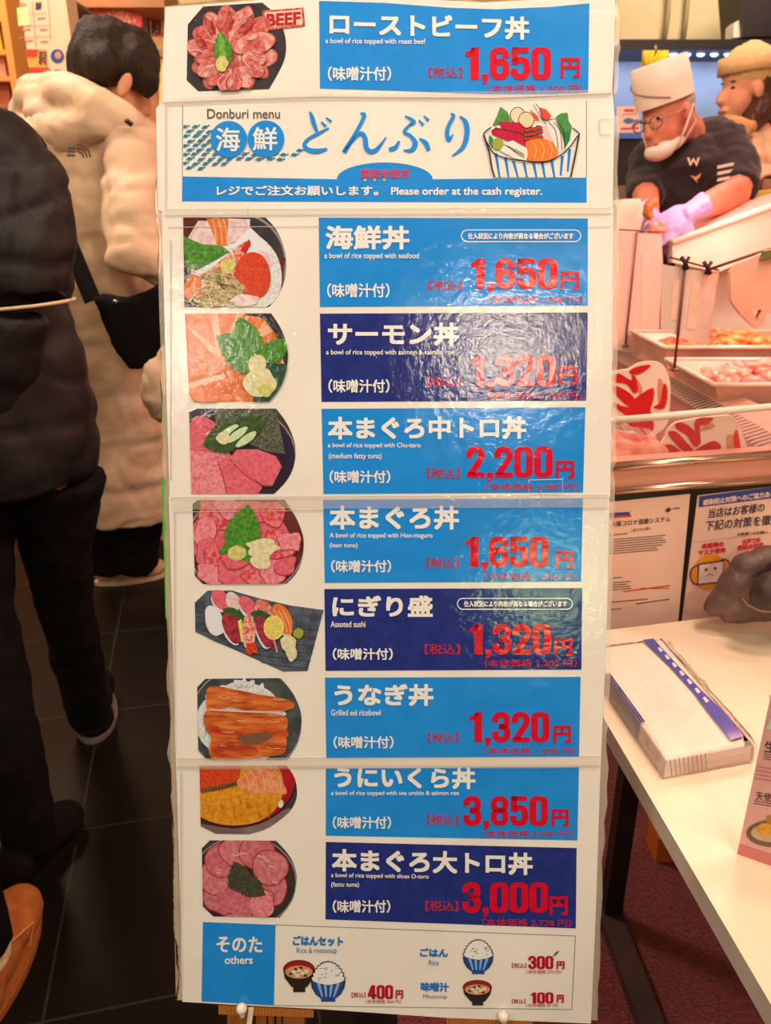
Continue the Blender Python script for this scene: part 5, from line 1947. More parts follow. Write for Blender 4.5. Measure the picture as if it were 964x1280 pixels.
def tray(label, x0, x1, y0, y1, z):
    t = thing('meat_tray', label, 'tray', ((x0 + x1) / 2, (y0 + y1) / 2, DZ + .0065), 'steel trays in the meat counter')
    b = .03
    zb = DZ + .0068
    th = .004
    m = MB()
    o = [(x0, y0), (x1, y0), (x1, y1), (x0, y1)]
    i_ = [(x0 + b, y0 + b), (x1 - b, y0 + b), (x1 - b, y1 - b), (x0 + b, y1 - b)]
    for k in range(4):
        k2 = (k + 1) % 4
        m.hexa([(*i_[k], zb), (*i_[k2], zb), (i_[k2][0] * .98 + .02 * (x0 + x1) / 2, i_[k2][1] * .98 + .02 * (y0 + y1) / 2, zb), (i_[k][0] * .98 + .02 * (x0 + x1) / 2, i_[k][1] * .98 + .02 * (y0 + y1) / 2, zb)],
               [(*o[k], z), (*o[k2], z), (o[k2][0] * .98 + .02 * (x0 + x1) / 2, o[k2][1] * .98 + .02 * (y0 + y1) / 2, z), (o[k][0] * .98 + .02 * (x0 + x1) / 2, o[k][1] * .98 + .02 * (y0 + y1) / 2, z)], TRAY)
    m.hexa([(*p, zb) for p in i_], [(*p, zb + .003) for p in i_], TRAY)
    part('pan', m, t)
    part('rim', MB().tube([(*o[0], z), (*o[1], z), (*o[2], z), (*o[3], z), (*o[0], z)], .006, RIMW, 8), t, 'bright rolled rim')
    return t


def heap(label, x0, x1, y0, y1, zb, ht, kinds, n, seed, cat='meat'):
    r = random.Random(seed)
    m = MB()
    for i in range(n):
        x, y = r.uniform(x0, x1), r.uniform(y0, y1)
        k = 1 - (abs(x - (x0 + x1) / 2) / (x1 - x0) * 2) ** 2 * .6
        rot = Matrix.Rotation(r.uniform(0, 3.1), 3, 'Z') @ Matrix.Rotation(r.uniform(-.4, .4), 3, 'X')
        s = r.uniform(.8, 1.25)
        m.ell((x, y, zb + ht * k * r.uniform(.55, 1.0)), (.026 * s, .015 * s, .010 * s), MEATS[kinds[(i * 7) % len(kinds)] if x < x0 + (x1 - x0) * r.uniform(.3, .7) else kinds[-1]], rot, 9, 6)
    m.ell(((x0 + x1) / 2, (y0 + y1) / 2, zb + ht * .35), ((x1 - x0) / 2, (y1 - y0) / 2, ht * .4), MEATS[kinds[0]], None, 14, 8)
    return solo('meat_heap', m, label, cat, ((x0 + x1) / 2, (y0 + y1) / 2, zb), None, 'stuff')


tray('steel tray of pale pink chicken pieces, nearest tray in the meat counter', .725, 1.16, 1.68, 2.00, .905)
heap('pale pink chicken pieces heaped in the nearest steel tray', .80, 1.10, 1.74, 1.94, DZ + .02, .048, 'aabaa', 240, 3)
tray('steel tray of orange marinated meat in the row behind the chicken tray', .735, 1.20, 2.04, 2.34, .930)
heap('orange and yellow marinated meat heaped in the steel tray behind the chicken', .80, 1.15, 2.09, 2.29, DZ + .035, .062, 'ccbcd', 260, 5)
tg = thing('serving_tongs', 'steel tongs resting in the nearest tray of chicken', 'tongs', at_y(955, 470, 1.75))
for dy in (0, .012):
    part('arm', MB().beam(at_y(945, 478, 1.72 + dy), at_y(985, 440, 1.72 + dy), Vector((.003, 0, .003)), Vector((0, .0012, 0)), STEEL), tg)
part('hinge', MB().ell(at_y(985, 440, 1.726), (.006, .010, .006), STEEL), tg)

# ---- crab cards: cut-out boards with red claws
CARDW = mat('card_white', rgb(250, 222, 206), rgb(244, 214, 198), 14, rough=.4)
CARDR = mat('card_red', rgb(222, 12, 24), rgb(205, 10, 20), 40, rough=.4)
CARDO = mat('card_shade_print', rgb(226, 150, 120), rgb(216, 140, 112), 40, rough=.4)


def claw_card(label, Yc, outline, reds, shades):
    pl = [at_y(x, y, Yc) for x, y in outline]
    zmin = min(p.z for p in pl)
    t = thing('crab_card', label, 'card', (sum(p.x for p in pl) / len(pl), Yc, DZ + .001), 'crab leg cards behind the counter glass')
    dz = (DZ + .001) - zmin
    sh = Vector((0, 0, dz))
    part('card_board', MB().prism([p + sh for p in smooth_closed([tuple(p) for p in pl], 3) for p in [Vector(p)]], Vector((0, .006, 0)), CARDW), t)
    p = Print(lambda x, y, h: at_y(x, y, Yc) + sh - Vector((0, h, 0)), .0006)
    for s in shades:
        p.poly(smooth_closed(s, 3), CARDO)
    for s in reds:
        p.poly(smooth_closed(s, 3), CARDR)
    part('crab_print', p.mb, t, 'red crab legs printed on the card', fix=False)
    part('stand', MB().box((sum(p.x for p in pl) / len(pl) - .03, Yc + .008, DZ + .0008), (sum(p.x for p in pl) / len(pl) + .03, Yc + .05, DZ + .004), CARDW), t)


def zz(pts):   # from the close look at the counter
    return [(750 + x / 4.505, 410 + y / 4.505) for x, y in pts]


c1_out = zz([(60, 260), (110, 225), (165, 215), (215, 185), (290, 172), (350, 185), (385, 240), (400, 320), (395, 440), (380, 530), (310, 590), (250, 610), (160, 540), (60, 470)])
claw_card('white cut-out card with red crab legs, next to the menu board edge', 1.45, c1_out,
          [zz([(80, 255), (110, 240), (160, 270), (200, 290), (215, 340), (190, 350), (150, 300), (90, 290)]),
           zz([(70, 310), (120, 320), (180, 360), (200, 400), (170, 430), (100, 370)]),
           zz([(165, 230), (200, 205), (285, 190), (270, 215), (220, 245), (185, 245)]),
           zz([(180, 250), (205, 265), (215, 330), (195, 345)]),
           zz([(200, 380), (300, 320), (300, 400), (285, 440), (290, 490), (180, 490), (100, 440), (70, 400), (160, 430)]),
           zz([(360, 300), (380, 320), (378, 400), (355, 440), (300, 430), (340, 400)]),
           zz([(150, 500), (290, 500), (300, 560), (250, 600), (190, 550)])],
          [zz([(205, 265), (240, 320), (230, 370), (215, 330)]), zz([(330, 270), (360, 300), (350, 390), (330, 400)])])
c2_out = zz([(335, 735), (335, 660), (370, 600), (385, 560), (430, 520), (520, 500), (640, 485), (740, 480), (785, 520), (808, 590), (810, 740)])
claw_card('white cut-out card with red crab legs, right of the other one, nearer the front glass', 1.30, c2_out,
          [zz([(425, 525), (470, 520), (530, 560), (560, 640), (530, 650), (490, 590), (440, 560)]),
           zz([(385, 575), (430, 570), (500, 640), (530, 680), (500, 700), (430, 640)]),
           zz([(345, 660), (400, 640), (470, 690), (500, 715), (480, 738), (400, 710)]),
           zz([(540, 500), (640, 490), (600, 530), (565, 540), (570, 640), (545, 600)]),
           zz([(480, 735), (540, 670), (640, 620), (685, 650), (660, 690), (640, 735)]),
           zz([(755, 590), (775, 560), (795, 680), (765, 690)])],
          [zz([(715, 600), (760, 600), (745, 700), (775, 715), (735, 735)]), zz([(565, 560), (620, 520), (650, 540), (590, 560)])])

# wrapped meat pack at the front glass
wp = thing('meat_pack', 'pale pink wrapped meat pack lying against the front glass', 'pack', at_y(790, 585, 1.30))
m = MB()
wz = DZ + .001
wpq = [(.355, 1.235, wz), (.50, 1.262, wz), (.50, 1.36, wz), (.36, 1.33, wz)]
m.hexa(wpq, [(x + (.43 - x) * .2, y + (1.30 - y) * .25, wz + .035 + (.02 if k in (0, 3) else 0)) for k, (x, y, z_) in enumerate(wpq)], MEATS['a'])
o = organic('pack_body', m, wp, MEATS['a'], .006, 4, creases(.004, 40))
m = MB()
for k in range(5):
    m.quad((.37 + k * .02, 1.27, wz + .0655 - k * .003), (.385 + k * .02, 1.27, wz + .0645 - k * .003), (.39 + k * .02, 1.33, wz + .064 - k * .003), (.375 + k * .02, 1.33, wz + .065 - k * .003), film('cling_film', (.96, .86, .82, 1), .25, bump=.6))
part('cling_film', m, wp, 'shiny cling film', fix=False)

# ---- hanging price cards on wires with clips
SHEET = film('pink_sheet', (.98, .72, .62, 1), 0.72, rough=.25, bump=.3, bscale=40)
SHEET2 = mat('sheet_print', rgb(240, 190, 168), rgb(246, 204, 182), 60, rough=.5)
ROD = mat('brown_rod', rgb(120, 66, 46), rgb(100, 54, 40), 30, rough=.4)


def hang_card(label, Y, sheet, rod, wire, clips, lines):
    z0 = min(at_y(x, y, Y).z for x, y in rod)
    t = thing('price_card', label, 'card', (at_y(*rod[1], Y).x, Y, z0), 'clear sleeved price cards on rods')
    part('sleeve', MB().prism([at_y(x, y, Y) for x, y in sheet], Vector((0, .003, 0)), SHEET), t)
    p = Print(lambda x, y, h: at_y(x, y, Y) - Vector((0, h, 0)), .0008)
    for ln in lines:
        p.stroke(ln[0], ln[1], SHEET2, None, False)
    part('card_print', p.mb, t, fix=False)
    part('rod', MB().tube([at_y(*rod[0], Y - .006), at_y(*rod[1], Y - .006)], .0028, ROD, 8), t)
    part('wire', MB().tube([at_y(*wire[0], Y - .004), at_y(*wire[1], Y - .004)], .0022, ROD, 8), t)
    for cx_, cy_ in clips:
        m = MB()
        for sg in (-1, 1):
            m.tube([at_y(cx_ + sg * 5, cy_ - 8, Y - .010), at_y(cx_, cy_, Y - .010), at_y(cx_ - sg * 2.5, cy_ + 8, Y - .010)], .0042, BLACKP, 7)
        part('clip', m, t, 'black clip')
    part('foot', MB().ell(at_y(*rod[1], Y - .006), (.010, .010, .004), ROD), t)


hang_card('tall pale pink price card on a brown rod beside the menu board', 2.36, [(764, 290), (827, 292), (829, 335), (824, 400), (823, 448), (765, 436)], [(797, 288), (782, 432)], [(774, 287), (832, 290)], [],
          [([(775, 310), (772, 410)], 8), ([(808, 315), (806, 420)], 10)])
hang_card('tilted pale pink price card held by two black clips on a wire', 1.62, [(828, 330), (864, 337), (899, 341), (893, 380), (886, 433), (856, 424), (826, 410)], [(857, 331), (843, 462)], [(837, 321.5), (899, 338)], [(857, 329), (885, 335)],
          [([(845, 350), (842, 400)], 8), ([(872, 352), (864, 412)], 12)])
# pink carrier bag
PB = mat('pink_plastic_bag', rgb(246, 170, 150), rgb(250, 186, 164), 14, rough=.35, bump=.15, bscale=30)
bgp = thing('plastic_bag', 'pale pink plastic bag hanging from a green clip above the meat trays', 'bag', at_y(955, 410, 1.55))
outer = [(913, 340), (921, 331), (955, 316), (1005, 322), (1005, 390), (958, 391), (955, 405), (946, 411), (937, 404), (926, 393), (914, 376)]
hole = [(939, 384), (952, 388), (946, 400)]
m = MB()
P3 = lambda x, y, d=0: at_y(x, y, 1.55) + Vector((0, d, 0))
ring_o = [Vector((x, y, 0)) for x, y in outer]
ring_h = [Vector((x, y, 0)) for x, y in hole]
allp = outer + hole
tr = tessellate_polygon([ring_o, ring_h[::-1]])
hole_r = hole[::-1]
allp = outer + hole_r
n = len(allp)
m.add([P3(x, y) for x, y in allp] + [P3(x, y, .012) for x, y in allp], [tuple(t) for t in tr] + [tuple(i + n for i in t) for t in tr], PB)
no = len(outer)
m.add([P3(x, y) for x, y in outer] + [P3(x, y, .012) for x, y in outer], [(i, (i + 1) % no, no + (i + 1) % no, no + i) for i in range(no)], PB)
part('bag_sheet', m, bgp)
part('clip', MB().beam(P3(951, 319, -.004), P3(1000, 310, -.004), Vector((0, .006, 0)), Vector((.002, 0, .008)), mat('olive_clip', rgb(120, 110, 50), rough=.5)), bgp, 'green clip')
part('hook_rod', MB().tube([P3(898, 338, .04), P3(955, 316, .02), P3(1010, 300, .02)], .003, ROD, 8), bgp)

# ---- white worktop of the chef
wt = thing('worktop', 'white sloping worktop guard in front of the person in the cook cap', 'worktop', at_y(900, 340, 2.42))
m = MB()
w4 = [at_y(841, 301, 2.36), at_y(1040, 229, 2.36), at_y(1040, 283, 2.30), at_y(898, 340, 2.30), at_y(841, 328, 2.33)]
m.prism(w4, Vector((.0, .035, 0)), mat('cream_guard', rgb(206, 176, 156), rgb(200, 168, 148), 10, rough=.4))
part('guard_panel', m, wt)
part('guard_lip', MB().tube([at_y(841, 303, 2.355), at_y(940, 267, 2.355), at_y(1040, 231, 2.355)], .010, WHITEM, 10), wt)
m = MB()
m.prism([at_y(843, 300, 2.40), at_y(1040, 228, 2.40), at_y(1040, 220, 2.66), at_y(870, 268, 2.66), at_y(800, 290, 2.5)], Vector((0, 0, -.02)), mat('pale_pink_board', rgb(246, 206, 190), rgb(240, 198, 182), 10, rough=.4))
part('top_board', m, wt)
part('support', MB().box((.92, 2.47, .0085), (1.45, 2.56, 1.14), WHITEM), wt)

# food on the worktop
fb = thing('food_box', 'white paper food box on the worktop beside the menu board', 'box', at_y(785, 300, 2.46))
m = MB()
m.prism([at_y(x, y, 2.44) for x, y in ((771, 256), (778, 249), (800, 248), (807, 262), (800, 290), (768, 300))], Vector((0, .09, 0)), WHITEM)
part('box_body', m, fb)
part('box_flap', MB().prism([at_y(x, y, 2.43) for x, y in ((772, 256), (800, 252), (790, 290), (771, 292))], Vector((0, .004, 0)), CARDW), fb)
FRY = mat('fried_brown', rgb(170, 92, 36), rgb(206, 132, 60), 50, rough=.5, bump=.4, bscale=120)
for k, (x, y, lab) in enumerate(((815, 262, 'brown fried skewer held up beside the lavender gloves'), (821, 284, 'small pale skewered piece under the lavender glove'))):
    t = thing('fried_skewer', lab, 'food', at_y(x, y + 10, 2.38))
    m = MB()
    for i in range(7):
        m.ell(at_y(x + R.uniform(-6, 6), y + R.uniform(-12 + 6 * k, 12 - 4 * k), 2.38), (.016, .014, .013), None)
    organic('fried_piece', m, t, FRY if k == 0 else MEATS['a'], .006, 2, creases(.004, 60))
    part('stick', MB().tube([at_y(x - 4, y + 14 - 6 * k, 2.38), at_y(x - 10 - 10 * k, y + 20 - 8 * k, 2.37)], .003, mat('bamboo', rgb(206, 160, 96), rough=.6), 6), t)

# ---- posters on the black lower front
po = thing('poster', 'white notice with small print on the black counter front beside the menu board', 'poster', fp(800, 784, .004))
PAPW = mat('poster_paper', rgb(246, 206, 190), rgb(242, 200, 184), 8, rough=.5, coat=.3)
T1 = mat('poster_text', rgb(84, 58, 56), rough=.6)
TB = mat('poster_blue', rgb(40, 66, 150), rgb(48, 74, 158), 40, rough=.5)
TR = mat('poster_red', rgb(214, 40, 48), rough=.5)
TO = mat('poster_orange', rgb(240, 156, 40), rgb(234, 148, 34), 40, rough=.5)
TP = mat('poster_plum', rgb(66, 42, 70), rough=.5)


def sheet(parent, q_, h=.002):
    a, b, c, d = [fp(x, y, h) for x, y in q_]
    part('paper', MB().hexa([d, c, c - FN * .0016, d - FN * .0016], [a, b, b - FN * .0016, a - FN * .0016], PAPW), parent)


sheet(po, [(738, 630), (863, 617.5), (848, 777), (738, 791)])
p = Print(fp, .0024)
p.text('大阪コロナ追跡システム', 764, 652, 838.5, 659, T1, .15, dy=-7)
p.poly([(762, 641), (787, 640), (789.5, 646), (762, 648)], TB, 1)
p.poly([(764, 645), (788, 643.5), (789, 646), (764, 648)], TR, 2)
p.poly([(831, 638), (836, 634), (840, 637), (835, 641)], T1, 1)
p.stroke([(841, 636), (850, 635)], 2, LBL, 1, False)
p.text('ご協力のお願い', 788, 661, 815, 665.5, T1, 0, dy=-3)
rr = random.Random(4)
for (y0, n_, x1) in ((669, 1, 788), (675, 7, 834), (723, 1, 789), (729, 4, 792), (753, 1, 812), (762, 1, 780)):
    for i in range(n_):
        xe = x1 - rr.uniform(0, 14)
        p.stroke([(762, y0 + i * 2.9), (xe, y0 + i * 2.9 - (xe - 762) * .085)], 1.0, T1, 1, False)
p.stroke([(779, 739.5), (838, 732)], 1.5, TR, 1, False)
p.stroke([(801, 735.5), (837, 735.5)], 1.2, TR, 1, False)
p.stroke([(795, 755), (837, 749)], 1.2, T1, 1, False)
part('poster_print', p.mb, po, fix=False)

p2 = thing('poster', 'white notice with blue heading and orange masked face on the black counter front', 'poster', fp(920, 770, .004))
sheet(p2, [(872.5, 619.5), (1035, 600), (1035, 752), (852.5, 777)])
p = Print(fp, .0024)
p.poly([(874.3, 620.5), (1030, 600), (1030, 615), (873.6, 634)], TB, 1)
p.text('感染防止対策へのご協力ありがとう', 879, 624.5, 990, 632, PAPW, .3, dy=-14)
p.text('当店はお客様の', 886, 636, 956, 648, TP, .2, dy=-8, sk=2)
p.text('下記の対策を徹底', 882, 651, 976, 664, TP, .2, dy=-9, sk=2)
p.text('お客様へのお願い', 922, 666, 960, 670, T1, .1, dy=-3)
p.stroke([(866, 678), (980, 664)], .7, CARDO, 1, False)
p.text('会話時の', 877.5, 679.5, 905, 686.5, TR, .35, dy=-3)
p.text('マスク着用', 873, 688, 907, 694.5, TR, .35, dy=-4)
p.text('大声での', 928, 674, 951, 681, TR, .35, dy=-3)
p.text('会話の自粛', 922, 681.5, 955, 688.5, TR, .35, dy=-4)
p.poly([(887.5 + a, 714.8 + b - a * .1) for a, b in arc(0, 0, 21.5, 22.5)], TO, 2)
e1 = [(863.5 + a, 719 + b) for a, b in arc(8, 0, 8.5, 11.5)]
e2 = [(905 + a, 710.5 + b) for a, b in arc(1, 0, 7.5, 11.5)]
for e in (e1, e2):
    p.poly(e, TO, 3)
    p.stroke(e + [e[0]], 1.7, TP, 4, False)
mk = [(873.5, 705.5), (905.5, 701), (902.5, 727.5), (872.5, 730.5)]
p.poly(mk, mat('poster_pale', rgb(250, 222, 216), rough=.5), 5)
p.stroke(mk + [mk[0]], 1.9, TP, 6, False)
p.poly(arc(883, 712, 1.7, 1.9, n=10), T1, 7)
p.poly(arc(894.3, 710.5, 1.7, 1.9, n=10), T1, 7)
p.stroke([(884, 720.5), (887.5, 717.5), (892, 719.5)], .9, T1, 7)
ri = [(936 + a, 712 + b - a * .1) for a, b in arc(0, 0, 20, 21)]
p.stroke(ri + [ri[0]], 4.2, TR, 2, False)
p.stroke([(922, 698), (950, 726)], 4.2, TR, 2, False)
p.poly(arc(936, 712, 10, 10), CARDO, 1)
part('poster_print', p.mb, p2, fix=False)

# ================================================================ CHEF
D = thing('person', 'person in white cook cap, glasses, chin mask and dark polo, leaning over the counter', 'person', (at_y(870, 200, 2.86).x, 2.9, 0))
hc = at_y(832, 140, 2.70)
hf, hu = (-.74, -.56, -.30), (-.30, -.06, .95)
mb = MB()
r_, f_, u_ = head_forms(mb, hc, hf, hu, 0.94)
mb.tube([hc - u_ * .03 - f_ * .03, at_y(856, 165, 2.79), at_y(858, 190, 2.83)], [.062, .062, .08], None)
mb.tube([at_y(858, 185, 2.84), at_y(866, 230, 2.88), at_y(872, 300, 2.9), Vector((at_y(872, 300, 2.9).x, 2.92, .85))], [.13, .15, .15, .15], None)
elb, wr = at_y(923, 240, 2.60), at_y(866, 264, 2.42)
mb.tube([at_y(898, 190, 2.82), elb], [.055, .046], None)
mb.tube([elb, elb.lerp(wr, .4), wr], [.047, .045, .030], None)
elr, wrr = at_y(806, 238, 2.74), at_y(812, 272, 2.50)
mb.tube([at_y(815, 195, 2.88), elr, wrr], [.055, .046, .03], None)
for sg in (-1, 1):
    bx_ = at_y(872, 300, 2.9).x + sg * .09
    mb.tube([(bx_, 2.92, .9), (bx_, 2.92, .45), (bx_, 2.92, .06)], [.09, .06, .045], None)
organic('body', mb, D, mat('ruddy_skin', rgb(228, 142, 112), rgb(214, 124, 98), 18, rough=.5), .0075, 2)
GLOVE = mat('lavender_glove', rgb(168, 162, 214), rgb(152, 146, 202), 30, rough=.45)
for wpos, d_, up_, s_ in ((wr, (-.72, -.1, -.42), (.35, -.75, .55), 1), (wrr, (.5, -.3, -.5), (-.2, -.7, .6), -1)):
    mb = MB()
    wpos = Vector(wpos)
    dv = Vector(d_).normalized()
    mb.tube([wpos - dv * .045, wpos - dv * .01, wpos + dv * .03], [.037, .032, .030], None)
    hand_forms(mb, wpos, d_, up_, 1.12, s_, .55)
    organic('glove', mb, D, GLOVE, .0045, 2, creases(.0015, 60), label='lavender rubber glove')
SHIRT = mat('plum_polo_knit', rgb(46, 31, 37), rgb(38, 26, 31), 30, rough=.9, bump=.2, bscale=120, sheen=.2)
mb = MB()
mb.tube([at_y(856, 178, 2.83), at_y(857, 200, 2.82), at_y(862, 225, 2.84), at_y(868, 270, 2.86), at_y(872, 320, 2.88)], [.09, .165, .18, .185, .19], None, 16)
mb.ell(at_y(822, 196, 2.90), (.080, .085, .075), None)
mb.ell(at_y(890, 180, 2.84), (.10, .10, .085), None)
mb.tube([at_y(898, 182, 2.82), at_y(920, 218, 2.70), at_y(921, 238, 2.62)], [.092, .082, .066], None, 14)
mb.tube([at_y(816, 198, 2.88), at_y(808, 225, 2.80), at_y(807, 248, 2.70)], [.078, .068, .06], None, 14)
organic('shirt', mb, D, SHIRT, .010, 4, creases(.008, 16))
COLR = mat('plum_collar', rgb(150, 70, 86), rgb(136, 62, 78), 30, rough=.8)
part('collar', MB().tube([at_y(838, 178, 2.68), at_y(862, 172, 2.70), at_y(867, 145, 2.76), at_y(862, 138, 2.80)], [.010, .014, .012, .008], COLR, 8), D, 'purplish collar edge')
sv = [at_y(905 + 2 * k * .4, 208 + k * 7, 2.612 - .002 * k) for k in range(3)]
for k in range(3):
    part('sleeve_stripe', MB().beam(at_y(897, 209 + k * 8, 2.598), at_y(917, 205 + k * 8, 2.612), Vector((0, .002, 0)), Vector((0, 0, .0045)), WHITEM), D, 'white stripe')
lg = Print(lambda x, y, h: at_y(x, y, 2.635 - h), 0.0)
EMB = mat('pale_embroidery', rgb(244, 214, 190), rough=.7)
EMB2 = mat('gold_embroidery', rgb(226, 150, 90), rough=.7)
lg.poly([(859, 197), (863, 208), (867, 201), (871, 208), (875, 197), (872.5, 197), (870.5, 203), (867, 197), (863.5, 203), (862, 197)], EMB, 1)
lg.poly([(863, 219), (870, 221), (877, 216), (874, 223), (871, 224), (872, 229), (868, 224)], EMB2, 1)
part('chest_emblem', lg.mb, D, 'small pale emblem on the chest', fix=False)
CAP = mat('white_cap_cloth', rgb(250, 232, 214), rgb(242, 222, 204), 20, rough=.8, bump=.1, bscale=60)
mb = MB()
c0 = hc + u_ * .040 - f_ * .005
M = Matrix((r_, f_, u_)).transposed()
ringf = lambda t, rx, ry, n=28: [c0 + u_ * t + M @ Vector((rx * math.cos(2 * math.pi * k / n), ry * math.sin(2 * math.pi * k / n), 0)) for k in range(n)]
rs = [ringf(-.012, .081, .098), ringf(.04, .082, .099), ringf(.100, .078, .095), ringf(.103, .071, .088), ringf(.065, .062, .078), ringf(.058, .01, .012)]
vs = [v for r in rs for v in r]
mb.add(vs, [(j * 28 + k, j * 28 + (k + 1) % 28, (j + 1) * 28 + (k + 1) % 28, (j + 1) * 28 + k) for j in range(5) for k in range(28)] + [tuple(5 * 28 + k for k in range(28))], CAP, True)
part('cap', mb, D, 'white cook cap with an open top')
part('cap_fold', MB().tube([c0 + u_ * .098 + f_ * .080, c0 + u_ * .078, c0 + u_ * .096 - f_ * .080], .010, CAP, 8), D)
part('cap_piping', MB().tube([c0 + u_ * (.0 + .075 * t) + M @ Vector((.084 * math.cos(2.5 - 2.3 * t), .101 * math.sin(2.5 - 2.3 * t), 0)) for t in [i / 12 for i in range(13)]], .0022, mat('grey_piping', rgb(150, 130, 120), rough=.7), 6), D)
mb = MB()
mb.ell(hc + u_ * .015 - f_ * .03, (.075, .079, .056), None, M)
mb.ell(hc - u_ * .035 - f_ * .065, (.06, .04, .05), None, M)
organic('hair', mb, D, GREYHAIR, .007, 2, creases(.003, 60))
for sg in (-1, 1):
    e = hc + f_ * .074 + r_ * sg * .029 - u_ * .004
    part('eye', MB().ell(e, (.011, .007, .004), DARKHAIR, M), D)
    ring = [hc + f_ * .096 + r_ * (sg * .031 + .023 * math.cos(a)) + u_ * (-.012 + .017 * math.sin(a)) for a in [2 * math.pi * k / 20 for k in range(21)]]
    o = part('glasses_frame', MB().tube(ring, .0026, STEEL, 6), D, 'silver glasses')
    part('temple', MB().tube([hc + f_ * .094 + r_ * sg * .054 - u_ * .008, hc + f_ * .03 + r_ * sg * .077 - u_ * .005, hc - f_ * .01 + r_ * sg * .079 - u_ * .01], .0022, STEEL, 6), o)
part('glasses_bridge', MB().tube([hc + f_ * .100 + r_ * .008 - u_ * .008, hc + f_ * .104, hc + f_ * .100 - r_ * .008 - u_ * .008], .0022, STEEL, 6), D)
part('mouth', MB().ell(hc + f_ * .088 - u_ * .076, (.022, .006, .005), LIPS, M), D)
mb = MB()
mb.ell(hc + f_ * .058 - u_ * .098, (.050, .048, .032), None, M)
mb.ell(hc + f_ * .02 - u_ * .092, (.060, .05, .026), None, M)
o = organic('chin_mask', mb, D, WHITEM, .006, 2, label='white mask pulled under the chin')
for sg in (-1, 1):
    part('ear_loop', MB().tube([hc + r_ * sg * .055 + f_ * .04 - u_ * .10, hc + r_ * sg * .080 + f_ * .02 - u_ * .05, hc + r_ * sg * .092 - f_ * .01 - u_ * .0, hc + r_ * sg * .084 - f_ * .022 - u_ * .05, hc + r_ * sg * .055 + f_ * .02 - u_ * .10], .0035, WHITEM, 6), o)

# ================================================================ WOMAN IN THE BEANIE
W = thing('person', 'person in cream knitted beanie and pale coat, long brown hair, behind the cook', 'person', (at_y(955, 200, 3.3).x, 3.3, 0))
hc = at_y(929, 108, 3.3)
hf, hu = (-.95, -.30, -.12), (-.06, 0, 1)
mb = MB()
r_, f_, u_ = head_forms(mb, hc, hf, hu, 0.98)
M = Matrix((r_, f_, u_)).transposed()
tx = at_y(968, 200, 3.3).x
mb.tube([hc - u_ * .04 - f_ * .03, Vector((tx - .06, 3.3, hc.z - .2))], [.055, .06], None)
tz = hc.z - .22
mb.tube([(tx, 3.3, tz), (tx, 3.3, tz - .3), (tx, 3.3, .8)], [.11, .13, .14], None)
for sg in (-1, 1):
    mb.tube([(tx + sg * .08, 3.3, .85), (tx + sg * .08, 3.3, .45), (tx + sg * .08, 3.3, .06)], [.08, .055, .04], None)
    mb.ell((tx + sg * .08, 3.25, .035), (.045, .12, .035), None)
wl = at_y(946, 208, 3.08)
wr2 = at_y(975, 215, 3.05)
mb.tube([(tx - .13, 3.25, tz - .02), at_y(935, 205, 3.15), wl], [.045, .04, .028], None)
mb.tube([(tx + .15, 3.3, tz - .02), (tx + .2, 3.2, tz - .25), wr2], [.045, .04, .028], None)
hand_forms(mb, wl, (.7, -.3, -.2), (0, -.4, 1), .85, 1)
hand_forms(mb, wr2, (-.7, -.3, .0), (0, -.4, 1), .85, -1)
organic('body', mb, W, SKIN, .0075, 2)
face_parts(W, hc, hf, hu, .98)
KNIT = mat('cream_rib_knit', rgb(240, 206, 150), rgb(230, 194, 138), 40, rough=1, bump=.3, bscale=90)
mb = MB()
mb.ell(hc + u_ * .060 - f_ * .025, (.094, .104, .085), None, M)
mb.ell(hc + u_ * .105 - f_ * .03, (.055, .06, .045), None, M)
o = organic('beanie', mb, W, KNIT, .007, 2, lambda c: .0025 * math.sin(math.atan2(c.y - hc.y, c.x - hc.x) * 26))
mb = MB()
rs = [[hc + u_ * t - f_ * .02 + M @ Vector((rx * math.cos(2 * math.pi * k / 24), (rx + .008) * math.sin(2 * math.pi * k / 24), 0)) for k in range(24)] for t, rx in ((.045, .094), (.045, .105), (.10, .104), (.10, .092))]
mb.add([v for r in rs for v in r], [(j * 24 + k, j * 24 + (k + 1) % 24, ((j + 1) % 4) * 24 + (k + 1) % 24, ((j + 1) % 4) * 24 + k) for j in range(4) for k in range(24)], KNIT, True)
part('beanie_cuff', mb, o)
mb = MB()
mb.ell(hc - f_ * .05 - u_ * .01, (.083, .07, .09), None, M)
mb.tube([hc - f_ * .06 - u_ * .02, at_y(950, 140, 3.27), at_y(935, 158, 3.22)], [.075, .065, .035], None)
mb.tube([hc - f_ * .07, at_y(962, 140, 3.3), at_y(962, 165, 3.3)], [.07, .07, .04], None)
organic('hair', mb, W, BROWNHAIR, .008, 2, lambda c: .005 * noise.noise(Vector((c.x * 50, c.y * 50, c.z * 10))))
COAT = mat('oat_wool_coat', rgb(236, 200, 160), rgb(222, 184, 144), 30, rough=.95, bump=.25, bscale=120)
mb = MB()
mb.tube([(tx - .02, 3.3, tz + .08), (tx, 3.3, tz - .03), (tx, 3.3, tz - .4), (tx, 3.3, .7)], [.09, .16, .185, .20], None, 16)
mb.tube([(tx - .12, 3.26, tz - .02), at_y(933, 203, 3.16), at_y(942, 208, 3.1)], [.08, .065, .05], None, 12)
mb.tube([(tx + .14, 3.3, tz - .02), (tx + .2, 3.2, tz - .25), at_y(982, 214, 3.08)], [.08, .065, .05], None, 12)
organic('coat', mb, W, COAT, .011, 4, creases(.010, 14))
mb = MB()
mb.tube([at_y(906, 150, 3.24), at_y(916, 157, 3.14), at_y(934, 160, 3.12), at_y(944, 158, 3.18)], [.022, .034, .030, .015], None)
mb.tube([at_y(918, 158, 3.14), at_y(924, 180, 3.12), at_y(922, 200, 3.12)], [.03, .034, .02], None)
